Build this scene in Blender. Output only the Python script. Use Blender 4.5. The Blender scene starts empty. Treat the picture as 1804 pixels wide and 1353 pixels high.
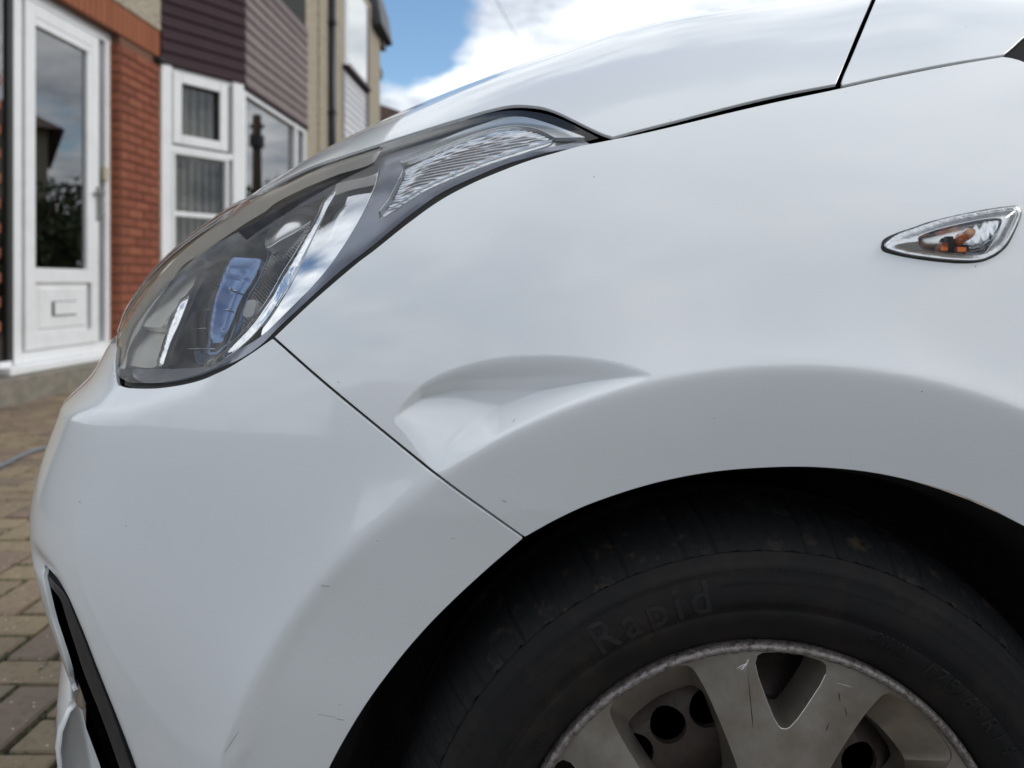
import bpy, bmesh, math, random
import numpy as np
from mathutils import Vector, Matrix
from mathutils.geometry import delaunay_2d_cdt
random.seed(7); rng = np.random.default_rng(7)
SC = bpy.context.scene; COL = SC.collection
# ------------------------------------------------------------------ camera, sky, sun, exposure
FP, CX, CY, ZC = 1350.0, 902.0, 500.0, .745          # focal length and principal point in photo pixels, eye height
cam_d = bpy.data.cameras.new('camera'); cam = bpy.data.objects.new('camera', cam_d); COL.objects.link(cam)
cam.location = (0, 0, ZC); cam.rotation_euler = (math.pi/2, 0, 0)
cam_d.sensor_width = 36; cam_d.lens = FP/1804*36
cam_d.shift_y = -(676.5-CY)/1804
cam_d.clip_start = .02; cam_d.clip_end = 3000
cam_d.dof.use_dof = True; cam_d.dof.focus_distance = .60; cam_d.dof.aperture_fstop = 6.3
SC.camera = cam
SUN_EL, SUN_AZ = math.radians(38), math.radians(95)     # azimuth measured clockwise from +Y
W = bpy.data.worlds.new('World'); SC.world = W; W.use_nodes = True
nt = W.node_tree; N = nt.nodes; L = nt.links
for n in list(N): N.remove(n)
def wn(t, **k):
    n = N.new(t)
    for a, b in k.items(): setattr(n, a, b)
    return n
def wm(op, a, b=None, c=None, clamp=False):
    n = wn('ShaderNodeMath', operation=op, use_clamp=clamp)
    for i, v in enumerate((a, b, c)):
        if v is None: continue
        if isinstance(v, (int, float)): n.inputs[i].default_value = v
        else: L.new(v, n.inputs[i])
    return n.outputs[0]
sky = wn('ShaderNodeTexSky', sky_type='NISHITA', sun_disc=False, sun_elevation=SUN_EL, sun_rotation=SUN_AZ)
tc = wn('ShaderNodeTexCoord'); sp = wn('ShaderNodeSeparateXYZ'); L.new(tc.outputs['Generated'], sp.inputs[0])
zc_ = wm('MAXIMUM', sp.outputs[2], .06)
den = wm('ADD', zc_, .18)
cx_ = wm('DIVIDE', sp.outputs[0], den); cy_ = wm('DIVIDE', sp.outputs[1], den)
cb = wn('ShaderNodeCombineXYZ'); L.new(cx_, cb.inputs[0]); L.new(cy_, cb.inputs[1])
n1 = wn('ShaderNodeTexNoise'); n1.inputs['Scale'].default_value = 1.5; n1.inputs['Detail'].default_value = 9; n1.inputs['Roughness'].default_value = .6
L.new(cb.outputs[0], n1.inputs['Vector'])
n2 = wn('ShaderNodeTexNoise'); n2.inputs['Scale'].default_value = 3.1; n2.inputs['Detail'].default_value = 7; n2.inputs['Roughness'].default_value = .62
L.new(cb.outputs[0], n2.inputs['Vector'])
def gap(dx, dy, dz, size, amp):        # a clear stretch of sky between the clouds, in direction (dx,dy,dz)
    v = Vector((dx, dy, dz)).normalized()
    dp = wn('ShaderNodeVectorMath', operation='DISTANCE'); L.new(tc.outputs['Generated'], dp.inputs[0]); dp.inputs[1].default_value = v
    q = wm('DIVIDE', dp.outputs['Value'], size); q = wm('POWER', q, 2.0); q = wm('MULTIPLY', q, -1.0); q = wm('EXPONENT', q)
    return wm('MULTIPLY', q, amp)
m = wm('ADD', n1.outputs['Fac'], .14)
for g in ((-.155, 1, .40, .078, .38), (-.20, 1, .43, .10, .3), (-.125, 1, .30, .045, .22), (.75, -.5, .6, .25, .15), (-.6, -.6, .75, .3, .14), (.2, -1, .45, .28, .09), (-.35, -.9, .55, .26, .13), (-.5, -.6, .35, .2, .08), (-.05, .25, 1, .45, .26)):  # gaps overhead and behind the camera: added to dim bonnet, break up reflections
    m = wm('SUBTRACT', m, gap(*g))
mask = wn('ShaderNodeMapRange', interpolation_type='SMOOTHSTEP'); L.new(m, mask.inputs['Value'])
mask.inputs['From Min'].default_value = .40; mask.inputs['From Max'].default_value = .56
cr = wn('ShaderNodeValToRGB'); L.new(n2.outputs['Fac'], cr.inputs[0])
CLOUD = 7.6
cr.color_ramp.elements[0].position = .36; cr.color_ramp.elements[0].color = (.42, .47, .54, 1)
cr.color_ramp.elements[1].position = .64; cr.color_ramp.elements[1].color = (.95, .975, 1.0, 1)
cs = wn('ShaderNodeVectorMath', operation='SCALE'); L.new(cr.outputs[0], cs.inputs[0]); cs.inputs['Scale'].default_value = CLOUD
sb = wn('ShaderNodeVectorMath', operation='MULTIPLY'); L.new(sky.outputs[0], sb.inputs[0]); sb.inputs[1].default_value = (.80, .93, .98)
mx = wn('ShaderNodeMix', data_type='RGBA'); L.new(mask.outputs[0], mx.inputs['Factor']); L.new(sb.outputs[0], mx.inputs['A']); L.new(cs.outputs[0], mx.inputs['B'])
bg = wn('ShaderNodeBackground'); bg.inputs[1].default_value = .10; L.new(mx.outputs['Result'], bg.inputs[0])
wo = wn('ShaderNodeOutputWorld'); L.new(bg.outputs[0], wo.inputs[0])
sun_d = bpy.data.lights.new('sun', 'SUN'); sun = bpy.data.objects.new('sun', sun_d); COL.objects.link(sun)
sun_d.energy = .7; sun_d.angle = math.radians(18); sun_d.color = (1, .955, .89)
sdir = Vector((math.sin(SUN_AZ)*math.cos(SUN_EL), math.cos(SUN_AZ)*math.cos(SUN_EL), math.sin(SUN_EL)))
sun.rotation_euler = sdir.to_track_quat('Z', 'Y').to_euler(); sun.location = (0, 0, 12)
SC.view_settings.view_transform = 'Standard'; SC.view_settings.look = 'None'
SC.view_settings.exposure = .90; SC.view_settings.gamma = 1; SC.view_settings.use_curve_mapping = False
SC.cycles.max_bounces = 10; SC.cycles.transparent_max_bounces = 12; SC.cycles.use_denoising = True
SC.cycles.sample_clamp_indirect = 8; SC.cycles.blur_glossy = .5

# ------------------------------------------------------------------ object helpers
def link(o, parent=None):
    COL.objects.link(o)
    if parent is not None: o.parent = parent
    return o
def thing(name, label, cat, loc=(0, 0, 0), rz=0, group=None):
    o = bpy.data.objects.new(name, None); o.location = loc; o.rotation_euler = (0, 0, rz); o.empty_display_size = .2
    link(o); o['label'] = label; o['category'] = cat
    if group: o['group'] = group
    return o
def tag(o, label, cat, group=None):
    o['label'] = label; o['category'] = cat
    if group: o['group'] = group
    return o
def struct(o): o['kind'] = 'structure'; return o
def mesh(name, V, Fc, mat, parent=None, smooth=False, normals=None, stuff=False):
    me = bpy.data.meshes.new(name); me.from_pydata([tuple(map(float, v)) for v in V], [], [tuple(int(i) for i in f) for f in Fc])
    me.materials.append(mat); me.update()
    if smooth: me.polygons.foreach_set('use_smooth', [True]*len(me.polygons))
    if normals is not None: me.normals_split_custom_set_from_vertices([tuple(map(float, n)) for n in normals])
    o = bpy.data.objects.new(name, me); link(o, parent)
    if stuff: o['kind'] = 'stuff'
    return o
class MB:
    def __init__(s): s.v = []; s.f = []
    def box(s, x0, x1, y0, y1, z0, z1, c=0.0):
        b = len(s.v)
        if c <= 0:
            s.v += [(x, y, z) for z in (z0, z1) for y in (y0, y1) for x in (x0, x1)]
            s.f += [tuple(b+i for i in q) for q in ((0, 2, 3, 1), (4, 5, 7, 6), (0, 1, 5, 4), (2, 6, 7, 3), (0, 4, 6, 2), (1, 3, 7, 5))]
        else:                                        # chamfered box: 24 corner points
            for x, sx in ((x0, 1), (x1, -1)):
                for y, sy in ((y0, 1), (y1, -1)):
                    for z, sz in ((z0, 1), (z1, -1)):
                        s.v += [(x, y+sy*c, z+sz*c), (x+sx*c, y, z+sz*c), (x+sx*c, y+sy*c, z)]
            def I(i, j, k, a): return b+((i*2+j)*2+k)*3+a
            for i in (0, 1):
                q = [I(i, 0, 0, 0), I(i, 0, 1, 0), I(i, 1, 1, 0), I(i, 1, 0, 0)]; s.f.append(tuple(q if i == 0 else q[::-1]))
                q = [I(0, i, 0, 1), I(1, i, 0, 1), I(1, i, 1, 1), I(0, i, 1, 1)]; s.f.append(tuple(q if i == 0 else q[::-1]))
                q = [I(0, 0, i, 2), I(0, 1, i, 2), I(1, 1, i, 2), I(1, 0, i, 2)]; s.f.append(tuple(q if i == 0 else q[::-1]))
            for i in (0, 1):
                for j in (0, 1):
                    s.f.append((I(i, j, 0, 0), I(i, j, 0, 1), I(i, j, 1, 1), I(i, j, 1, 0)))
                    s.f.append((I(i, 0, j, 0), I(i, 0, j, 2), I(i, 1, j, 2), I(i, 1, j, 0)))
                    s.f.append((I(0, i, j, 1), I(0, i, j, 2), I(1, i, j, 2), I(1, i, j, 1)))
                    for k in (0, 1): s.f.append((I(i, j, k, 0), I(i, j, k, 1), I(i, j, k, 2)))
        return s
    def tube(s, pts, r, n=8, cap=True):
        pts = [Vector(p) for p in pts]; b = len(s.v)
        rs = r if isinstance(r, (list, tuple)) else [r]*len(pts)
        up = Vector((0, 0, 1))
        for i, p in enumerate(pts):
            t = (pts[min(i+1, len(pts)-1)]-pts[max(i-1, 0)]).normalized()
            u = up if abs(t.dot(up)) < .9 else Vector((1, 0, 0))
            a = t.cross(u).normalized(); c = a.cross(t)
            for k in range(n):
                th = 2*math.pi*k/n; s.v.append(tuple(p+rs[i]*(math.cos(th)*a+math.sin(th)*c)))
        for i in range(len(pts)-1):
            for k in range(n):
                k2 = (k+1) % n; s.f.append((b+i*n+k, b+i*n+k2, b+(i+1)*n+k2, b+(i+1)*n+k))
        if cap: s.f.append(tuple(b+k for k in range(n))[::-1]); s.f.append(tuple(b+(len(pts)-1)*n+k for k in range(n)))
        return s
    def prism(s, prof, x0, x1):        # closed profile in (y,z), extruded along x
        b = len(s.v); n = len(prof)
        for x in (x0, x1): s.v += [(x, y, z) for y, z in prof]
        for k in range(n): k2 = (k+1) % n; s.f.append((b+k, b+k2, b+n+k2, b+n+k))
        s.f.append(tuple(b+k for k in range(n))[::-1]); s.f.append(tuple(b+n+k for k in range(n)))
        return s
    def build(s, name, mat, parent=None, smooth=False, loc=None, rz=0):
        o = mesh(name, s.v, s.f, mat, parent, smooth)
        bm = bmesh.new(); bm.from_mesh(o.data); bmesh.ops.recalc_face_normals(bm, faces=bm.faces); bm.to_mesh(o.data); bm.free()
        if loc is not None: o.location = loc
        o.rotation_euler = (0, 0, rz)
        return o
def share(name, me, parent, loc, rot=(0, 0, 0), scale=(1, 1, 1)):
    o = bpy.data.objects.new(name, me); link(o, parent); o.location = loc; o.rotation_euler = rot; o.scale = scale
    return o

# ------------------------------------------------------------------ materials
def mat(name, col, rough=.5, metal=0., coat=0., spec=.5, noise=None, bump=None, rnd=None, coat_rough=.03, emit=None):
    """noise=(scale, second colour, lo, hi); bump=(scale, strength, distance); rnd=(colours) picks per object"""
    m = bpy.data.materials.new(name); m.use_nodes = True; t = m.node_tree; n = t.nodes; l = t.links
    b = n['Principled BSDF']
    b.inputs['Base Color'].default_value = (*col, 1); b.inputs['Roughness'].default_value = rough; b.inputs['Metallic'].default_value = metal
    b.inputs['Coat Weight'].default_value = coat; b.inputs['Coat Roughness'].default_value = coat_rough; b.inputs['Specular IOR Level'].default_value = spec
    tcn = n.new('ShaderNodeTexCoord'); src = None
    if rnd:
        oi = n.new('ShaderNodeObjectInfo'); r = n.new('ShaderNodeValToRGB'); r.color_ramp.interpolation = 'LINEAR'
        el = r.color_ramp.elements
        while len(el) < len(rnd): el.new(.5)
        for i, c in enumerate(rnd): el[i].position = i/(len(rnd)-1); el[i].color = (*c, 1)
        l.new(oi.outputs['Random'], r.inputs[0]); src = r.outputs[0]
    if noise:
        sc, c2, lo, hi = noise
        x = n.new('ShaderNodeTexNoise'); x.inputs['Scale'].default_value = sc; x.inputs['Detail'].default_value = 8; x.inputs['Roughness'].default_value = .65
        l.new(tcn.outputs['Object'], x.inputs['Vector'])
        mr = n.new('ShaderNodeMapRange'); mr.inputs['From Min'].default_value = lo; mr.inputs['From Max'].default_value = hi; l.new(x.outputs['Fac'], mr.inputs[0])
        mi = n.new('ShaderNodeMix'); mi.data_type = 'RGBA'; l.new(mr.outputs[0], mi.inputs['Factor'])
        if src is not None: l.new(src, mi.inputs['A'])
        else: mi.inputs['A'].default_value = (*col, 1)
        mi.inputs['B'].default_value = (*c2, 1); src = mi.outputs['Result']
    if src is not None: l.new(src, b.inputs['Base Color'])
    if bump:
        x = n.new('ShaderNodeTexNoise'); x.inputs['Scale'].default_value = bump[0]; x.inputs['Detail'].default_value = 6; l.new(tcn.outputs['Object'], x.inputs['Vector'])
        bp = n.new('ShaderNodeBump'); bp.inputs['Strength'].default_value = bump[1]; bp.inputs['Distance'].default_value = bump[2]
        l.new(x.outputs['Fac'], bp.inputs['Height']); l.new(bp.outputs[0], b.inputs['Normal'])
    return m
def glass(name, tint=(.95, .96, .96), rough=.01, ior=1.5, haze=0., hazecol=(.5, .48, .44)):
    m = bpy.data.materials.new(name); m.use_nodes = True; t = m.node_tree; n = t.nodes; l = t.links
    for x in list(n): n.remove(x)
    o = n.new('ShaderNodeOutputMaterial'); tr = n.new('ShaderNodeBsdfTransparent'); tr.inputs[0].default_value = (*tint, 1)
    g = n.new('ShaderNodeBsdfGlossy'); g.inputs['Roughness'].default_value = rough
    fr = n.new('ShaderNodeFresnel'); fr.inputs[0].default_value = ior
    ms = n.new('ShaderNodeMixShader'); l.new(fr.outputs[0], ms.inputs[0]); l.new(tr.outputs[0], ms.inputs[1]); l.new(g.outputs[0], ms.inputs[2])
    out = ms.outputs[0]
    if haze > 0:
        d = n.new('ShaderNodeBsdfDiffuse'); d.inputs[0].default_value = (*hazecol, 1)
        tcn = n.new('ShaderNodeTexCoord'); x = n.new('ShaderNodeTexNoise'); x.inputs['Scale'].default_value = 30; x.inputs['Detail'].default_value = 5
        l.new(tcn.outputs['Object'], x.inputs['Vector'])
        mu = n.new('ShaderNodeMath'); mu.operation = 'MULTIPLY'; mu.inputs[1].default_value = haze*2; l.new(x.outputs['Fac'], mu.inputs[0])
        m2 = n.new('ShaderNodeMixShader'); l.new(mu.outputs[0], m2.inputs[0]); l.new(out, m2.inputs[1]); l.new(d.outputs[0], m2.inputs[2]); out = m2.outputs[0]
    l.new(out, o.inputs[0]); return m
M = {}
def paint():
    m = mat('white_paint', (.77, .785, .79), .28, coat=1.0, coat_rough=.02); m.node_tree.nodes['Principled BSDF'].inputs['Coat IOR'].default_value = 1.52; t = m.node_tree; n = t.nodes; l = t.links; b = n['Principled BSDF']
    tcn = n.new('ShaderNodeTexCoord')
    # chips and specks of dirt, a faint film of dust
    v = n.new('ShaderNodeTexVoronoi'); v.inputs['Scale'].default_value = 62; l.new(tcn.outputs['Object'], v.inputs['Vector'])
    c = n.new('ShaderNodeMath'); c.operation = 'LESS_THAN'; c.inputs[1].default_value = .03; l.new(v.outputs['Distance'], c.inputs[0])
    sel = n.new('ShaderNodeSeparateColor'); l.new(v.outputs['Color'], sel.inputs[0])
    c2 = n.new('ShaderNodeMath'); c2.operation = 'GREATER_THAN'; c2.inputs[1].default_value = .86; l.new(sel.outputs[0], c2.inputs[0])
    c3 = n.new('ShaderNodeMath'); c3.operation = 'MULTIPLY'; l.new(c.outputs[0], c3.inputs[0]); l.new(c2.outputs[0], c3.inputs[1])
    x = n.new('ShaderNodeTexNoise'); x.inputs['Scale'].default_value = 9; x.inputs['Detail'].default_value = 7; l.new(tcn.outputs['Object'], x.inputs['Vector'])
    mr = n.new('ShaderNodeMapRange'); mr.inputs['From Min'].default_value = .45; mr.inputs['From Max'].default_value = .8; mr.inputs['To Max'].default_value = .10; l.new(x.outputs['Fac'], mr.inputs[0])
    a = n.new('ShaderNodeMix'); a.data_type = 'RGBA'; l.new(mr.outputs[0], a.inputs['Factor']); a.inputs['A'].default_value = (.77, .785, .79, 1); a.inputs['B'].default_value = (.55, .53, .50, 1)
    d = n.new('ShaderNodeMix'); d.data_type = 'RGBA'; l.new(c3.outputs[0], d.inputs['Factor']); l.new(a.outputs['Result'], d.inputs['A']); d.inputs['B'].default_value = (.08, .07, .06, 1)
    l.new(d.outputs['Result'], b.inputs['Base Color'])
    y = n.new('ShaderNodeTexNoise'); y.inputs['Scale'].default_value = 420; y.inputs['Detail'].default_value = 1; l.new(tcn.outputs['Object'], y.inputs['Vector'])
    bp = n.new('ShaderNodeBump'); bp.inputs['Strength'].default_value = .05; bp.inputs['Distance'].default_value = .0004; l.new(y.outputs['Fac'], bp.inputs['Height'])
    l.new(bp.outputs[0], b.inputs['Coat Normal'])
    rr = n.new('ShaderNodeMapRange'); rr.inputs['To Min'].default_value = .02; rr.inputs['To Max'].default_value = .05; l.new(x.outputs['Fac'], rr.inputs[0]); l.new(rr.outputs[0], b.inputs['Coat Roughness'])
    return m
M['paint'] = paint()
M['black'] = mat('black_inner', (.006, .006, .007), .85, spec=.15)
M['liner'] = mat('arch_liner_plastic', (.012, .012, .013), .8, spec=.2, noise=(30, (.03, .028, .024), .5, .8))
M['gasket'] = mat('rubber_gasket', (.02, .019, .018), .6, noise=(60, (.06, .055, .035), .55, .75))
M['trim'] = mat('black_trim', (.02, .02, .022), .42, noise=(80, (.035, .035, .036), .4, .7))
M['trim_gloss'] = mat('black_plastic_gloss', (.022, .023, .03), .28)
M['lens'] = glass('clear_lens', (.97, .97, .965), .015, 1.5, .035)
M['lensrim'] = glass('lens_edge', (.62, .62, .61), .03, 1.5, .10, (.42, .41, .39))
M['chrome'] = mat('chrome', (.90, .91, .93), .045, 1.0)
M['chrome2'] = mat('satin_chrome', (.74, .75, .77), .16, 1.0)
M['cream'] = mat('cream_reflector', (.82, .79, .71), .38, .35)
M['bezel'] = mat('bezel_grey', (.40, .42, .48), .26, .6, noise=(25, (.46, .47, .52), .4, .7))
M['bezelwarm'] = mat('bezel_warm', (.50, .48, .45), .4, .2, noise=(30, (.50, .47, .42), .35, .7))
M['darkbowl'] = mat('dark_bowl', (.30, .29, .32), .2, .7)
M['bluelens'] = mat('projector_glass', (.10, .17, .32), .045, 1., coat=.3)
M['amber'] = mat('amber_glass', (.75, .17, .03), .12, coat=1.0)
M['ambertop'] = mat('amber_glass_pale', (.95, .45, .22), .1, coat=1.0)
M['socket'] = mat('bulb_socket', (.10, .03, .02), .4)
M['tyre'] = mat('tyre_rubber', (.0085, .008, .008), .7, spec=.25, noise=(26, (.026, .019, .014), .48, .78), bump=(300, .25, .0006))
M['tread'] = mat('tyre_shoulder', (.0065, .0068, .0075), .65, spec=.25, noise=(55, (.065, .048, .032), .56, .8), bump=(220, .4, .0012))
M['steel'] = mat('steel_wheel', (.06, .045, .038), .6, .3, noise=(40, (.10, .075, .062), .42, .72), bump=(120, .3, .0006))
def asphalt_like(): pass
# ------------------------------------------------------------------ the car's skin: one smooth implicit surface, F < 0 inside
TH = np.radians(np.array([60.0, 80.0, 95.0, 105.0, 115.0, 124.0, 133.0, 142.0, 150.0, 157.0, 164.0, 171.0, 178.0, 186.0, 205.0])); RK = np.array([0.936, 0.8841, 0.831, 0.8073, 0.8079, 0.8224, 0.8457, 0.8738, 0.9018, 0.9001, 0.8941, 0.8422, 0.7983, 0.7526, 0.707]); KB = .13
def spl_setup(xk, yk):
    n = len(xk); h = np.diff(xk); A = np.zeros((n, n)); b = np.zeros(n); A[0, 0] = A[-1, -1] = 1
    for i in range(1, n-1):
        A[i, i-1] = h[i-1]; A[i, i] = 2*(h[i-1]+h[i]); A[i, i+1] = h[i]; b[i] = 6*((yk[i+1]-yk[i])/h[i]-(yk[i]-yk[i-1])/h[i-1])
    return np.linalg.solve(A, b)
def spl(x, xk, yk, Mm=None):
    if Mm is None: Mm = spl_setup(xk, yk)
    h = np.diff(xk); x = np.clip(x, xk[0], xk[-1]); i = np.clip(np.searchsorted(xk, x)-1, 0, len(xk)-2)
    d = x-xk[i]; e = xk[i+1]-x; H = h[i]
    return (Mm[i]*e**3+Mm[i+1]*d**3)/(6*H)+(yk[i]/H-Mm[i]*H/6)*e+(yk[i+1]/H-Mm[i+1]*H/6)*d
MS = spl_setup(TH, RK)
def sstep(x, a, b): t = np.clip((x-a)/(b-a), 0, 1); return t*t*(3-2*t)
def softplus(x, w): return w*np.logaddexp(0, x/w)
def smin(a, b, k): return .5*(a+b-np.sqrt((a-b)**2+k*k))
ARX, ARZ, ARR, ARC = .199, .255, .359, .4315     # wheel arch centre, lip radius, crease radius
def F0(X, Y, Z, R=None):
    s = .532+.75*np.maximum(Z-.62, 0)**2+.5*np.maximum(.45-Z, 0)**2+.32*np.maximum(.1-X, 0)**2
    th = np.arctan2(Z-.3, X-.3); th = np.where(th < 0, th+2*np.pi, th); rho = np.hypot(X-.3, Z-.3)
    dy = np.minimum(Y, 1.35)-1.35
    rr = spl(th, TH, RK, MS) if R is None else spl(th, TH, R)
    g = rho-(rr-.16*dy*dy); a = s-Y
    return .5*(a+g+np.sqrt((a-g)**2+KB*KB))
UX = np.array([600, 660, 690, 710, 740, 800, 860, 950, 1050, 1130, 1190, 1260.])
UY = np.array([775, 745, 722, 704, 677, 645, 627, 617, 622, 640, 668, 715.])
UX = np.array([600, 660, 690, 710, 740, 800, 860, 950, 1050, 1130, 1190, 1260.]); VY = np.array([800, 780, 745, 722, 698, 686, 683, 682, 685, 689, 690, 730.])
MU = spl_setup(UX, UY)
def detail(X, Y, Z):
    near = sstep(Y, 1.0, .8)
    r = np.hypot(X-ARX, Z-ARZ)
    band = .30*softplus(ARC-r, .0030)-.0085*np.exp(-softplus(r-ARC-.001, .0015)/.028)+.055*np.maximum(.58-Z, 0)*sstep(ARC+.006-r, 0, .016)*sstep(X, .15, .05)
    # the fold above the side repeater
    zl = .793+.075*(X-.2); fold = .10*softplus(Z-zl, .005)*sstep(X, .10, .34)
    # shelf of the bumper below the lamp
    zs = .630+.10*np.maximum(X+.40, 0)+.22*np.maximum(X+.315, 0)+.6*np.maximum(X+.245, 0)
    shelf = .60*(softplus(Z-zs, .0012)-softplus(Z-zs-.026, .005))*sstep(X, -.185, -.265)*(1-sstep(Z, .69, .80))
    # the dent pressed into the wing above the arch crease
    px = 902+X*2428; py = 500+(ZC-Z)*2428
    yu = spl(px, UX, UY, MU); yv = np.interp(px, UX, VY); yc = ZC_PY-np.sqrt(np.maximum((ARC*2428)**2-(px-(902+ARX*2428))**2, 0))
    dy_ = softplus(py-yu-4, 5); 
    w0 = .30*softplus(((px-686)*150-(py-716)*110)/186, 8)+.22*softplus(742-py, 8)
    kx = spl(px, np.array([660, 700, 740, 800, 900, 1000, 1100, 1190, 1260.]), np.array([2, 8, 19, 30, 37, 40, 30, 8, 2.]))
    w1 = kx*(dy_/np.maximum(yv-yu, 10))**1.55
    fl = kx+.32*(py-yv)
    fc = (kx+7.5)*softplus((yc-8-py)/np.maximum(yc-8-729, 36), .06)
    d = smin(smin(smin(w1, fl, 2.), fc, 4.), w0, 4.)-.6
    d = np.maximum(d, 0)*np.where((px > 600) & (px < 1260) & (r > ARC-.01), 1, 0)/2428
    return near*(band+fold+shelf+d)
ZC_PY = 500+(ZC-ARZ)*2428
def F(X, Y, Z, off=0.): return F0(X, Y, Z)+detail(X, Y, Z)+off
def grad(P, off=0., fn=None):
    fn = fn or F; e = 2e-4; g = np.zeros_like(P)
    for k in range(3):
        a = P.copy(); b = P.copy(); a[:, k] += e; b[:, k] -= e
        g[:, k] = fn(a[:, 0], a[:, 1], a[:, 2])-fn(b[:, 0], b[:, 1], b[:, 2])
    return g/np.linalg.norm(g, axis=1)[:, None]
# radial chart of the skin about a point inside the engine bay
Q = np.array([.22, 1.25, .45]); fw = np.array([-.22, -1, .3]); fw /= np.linalg.norm(fw)
rt = np.cross(fw, [0, 0, 1.]); rt /= np.linalg.norm(rt); upv = np.cross(rt, fw)
def to_ab(P):
    d = P-Q; d = d/np.linalg.norm(d, axis=1)[:, None]; w = 2/(1+d@fw)
    return np.stack([(d@rt)*w, (d@upv)*w], 1)
def dirs(ab):
    a = ab[:, 0]; b = ab[:, 1]; s = a*a+b*b; k = 4/(4+s)
    return (a*k)[:, None]*rt+(b*k)[:, None]*upv+((4-s)/(4+s))[:, None]*fw
def to_P(ab, off=0.):
    d = dirs(ab); off = np.broadcast_to(off, len(ab)); lo = np.full(len(ab), .1); hi = np.full(len(ab), 1.9)
    for _ in range(34):
        m = (lo+hi)/2; p = Q+d*m[:, None]; f = F(p[:, 0], p[:, 1], p[:, 2])+off
        lo = np.where(f < 0, m, lo); hi = np.where(f < 0, hi, m)
    return Q+d*hi[:, None]
def castP(px, off=0.):
    px = np.asarray(px, float); a = (px[:, 0]-CX)/FP; b = (CY-px[:, 1])/FP
    ts = np.arange(.40, 1.3, .006); lo = np.full(len(px), np.nan); prev = F(a*.39, a*0+.39, ZC+b*.39)+off; best = np.full(len(px), 9.); bt = np.full(len(px), .7)
    for t in ts:
        f = F(a*t, a*0+t, ZC+b*t)+off; mm = (prev > 0) & (f <= 0) & np.isnan(lo); lo[mm] = t-.006; prev = f
        q = (f < best) & np.isnan(lo); best[q] = f[q]; bt[q] = t
    miss = np.isnan(lo); lo[miss] = bt[miss]; hi = lo+np.where(miss, 0, .006)
    for _ in range(26):
        m = (lo+hi)/2; f = F(a*m, m, ZC+b*m)+off; lo = np.where(f > 0, m, lo); hi = np.where(f > 0, hi, m)
    hi = np.where(miss, bt, hi)
    return np.stack([a*hi, hi, ZC+b*hi], 1)
def smoothline(pts, step=4.0):
    p = np.asarray(pts, float); out = []
    if len(p) < 3:
        n = max(2, int(np.hypot(*(p[1]-p[0]))/step)); return [tuple(p[0]+(p[1]-p[0])*i/n) for i in range(n+1)]
    d = np.concatenate([[0], np.cumsum(np.sqrt(np.hypot(*(np.diff(p, axis=0)).T)))])   # centripetal
    for i in range(len(p)-1):
        p1, p2 = p[i], p[i+1]; t1, t2 = d[i], d[i+1]
        m1 = ((p[i+1]-p[i-1])/(d[i+1]-d[i-1]) if i > 0 else (p2-p1)/(t2-t1))
        m2 = ((p[i+2]-p[i])/(d[i+2]-d[i]) if i+2 < len(p) else (p2-p1)/(t2-t1))
        n = max(1, int(np.hypot(*(p2-p1))/step)); h = t2-t1
        for k in range(n):
            s = k/n; out.append(tuple((2*s**3-3*s*s+1)*p1+(s**3-2*s*s+s)*h*m1+(-2*s**3+3*s*s)*p2+(s**3-s*s)*h*m2))
    out.append(tuple(p[-1])); return out
def S(pts, off=0., step=4.): return to_ab(castP(smoothline(pts, step), off))       # photo trace -> skin
def Wp(pts, n=10):                                                                 # world points (direction from Q) -> chart
    p = np.asarray(pts, float); o = []
    for i in range(len(p)-1):
        for k in range(n): o.append(p[i]+(p[i+1]-p[i])*k/n)
    o.append(p[-1]); return to_ab(np.array(o))
def join(*segs):
    a = np.concatenate(segs); keep = [0]
    for i in range(1, len(a)):
        if np.hypot(*(a[i]-a[keep[-1]])) > 6e-4: keep.append(i)
    a = a[keep]
    if np.hypot(*(a[0]-a[-1])) < 6e-4: a = a[:-1]
    return a
def inpoly(P, L_):
    x, y = P[:, 0], P[:, 1]; c = np.zeros(len(P), bool); n = len(L_)
    for i in range(n):
        x1, y1 = L_[i]; x2, y2 = L_[(i+1) % n]
        if y1 == y2: continue
        m_ = ((y1 > y) != (y2 > y)) & (x < (x2-x1)*(y-y1)/(y2-y1)+x1); c ^= m_
    return c
def edist(P, L_):
    d = np.full(len(P), 1e9); n = len(L_)
    for i in range(n):
        a = L_[i]; b = L_[(i+1) % n]; ab = b-a; t = np.clip(((P-a)@ab)/(ab@ab+1e-18), 0, 1)
        d = np.minimum(d, ((P-a-t[:, None]*ab)**2).sum(1))
    return np.sqrt(d)
def area(L_): x, y = L_[:, 0], L_[:, 1]; return .5*np.sum(x*np.roll(y, -1)-np.roll(x, -1)*y)
def inset(L_, g):
    if area(L_) < 0: L_ = L_[::-1]
    if g == 0: return L_
    a = L_-np.roll(L_, 1, 0); b = np.roll(L_, -1, 0)-L_
    a /= np.linalg.norm(a, axis=1)[:, None]+1e-12; b /= np.linalg.norm(b, axis=1)[:, None]+1e-12
    t = a+b; t /= np.linalg.norm(t, axis=1)[:, None]+1e-12; nrm = np.stack([-t[:, 1], t[:, 0]], 1)
    c = np.clip((a*b).sum(1), -.6, 1); s = 1/np.sqrt((1+c)/2)
    return L_+nrm*(g*np.minimum(s, 1.8))[:, None]
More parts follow.
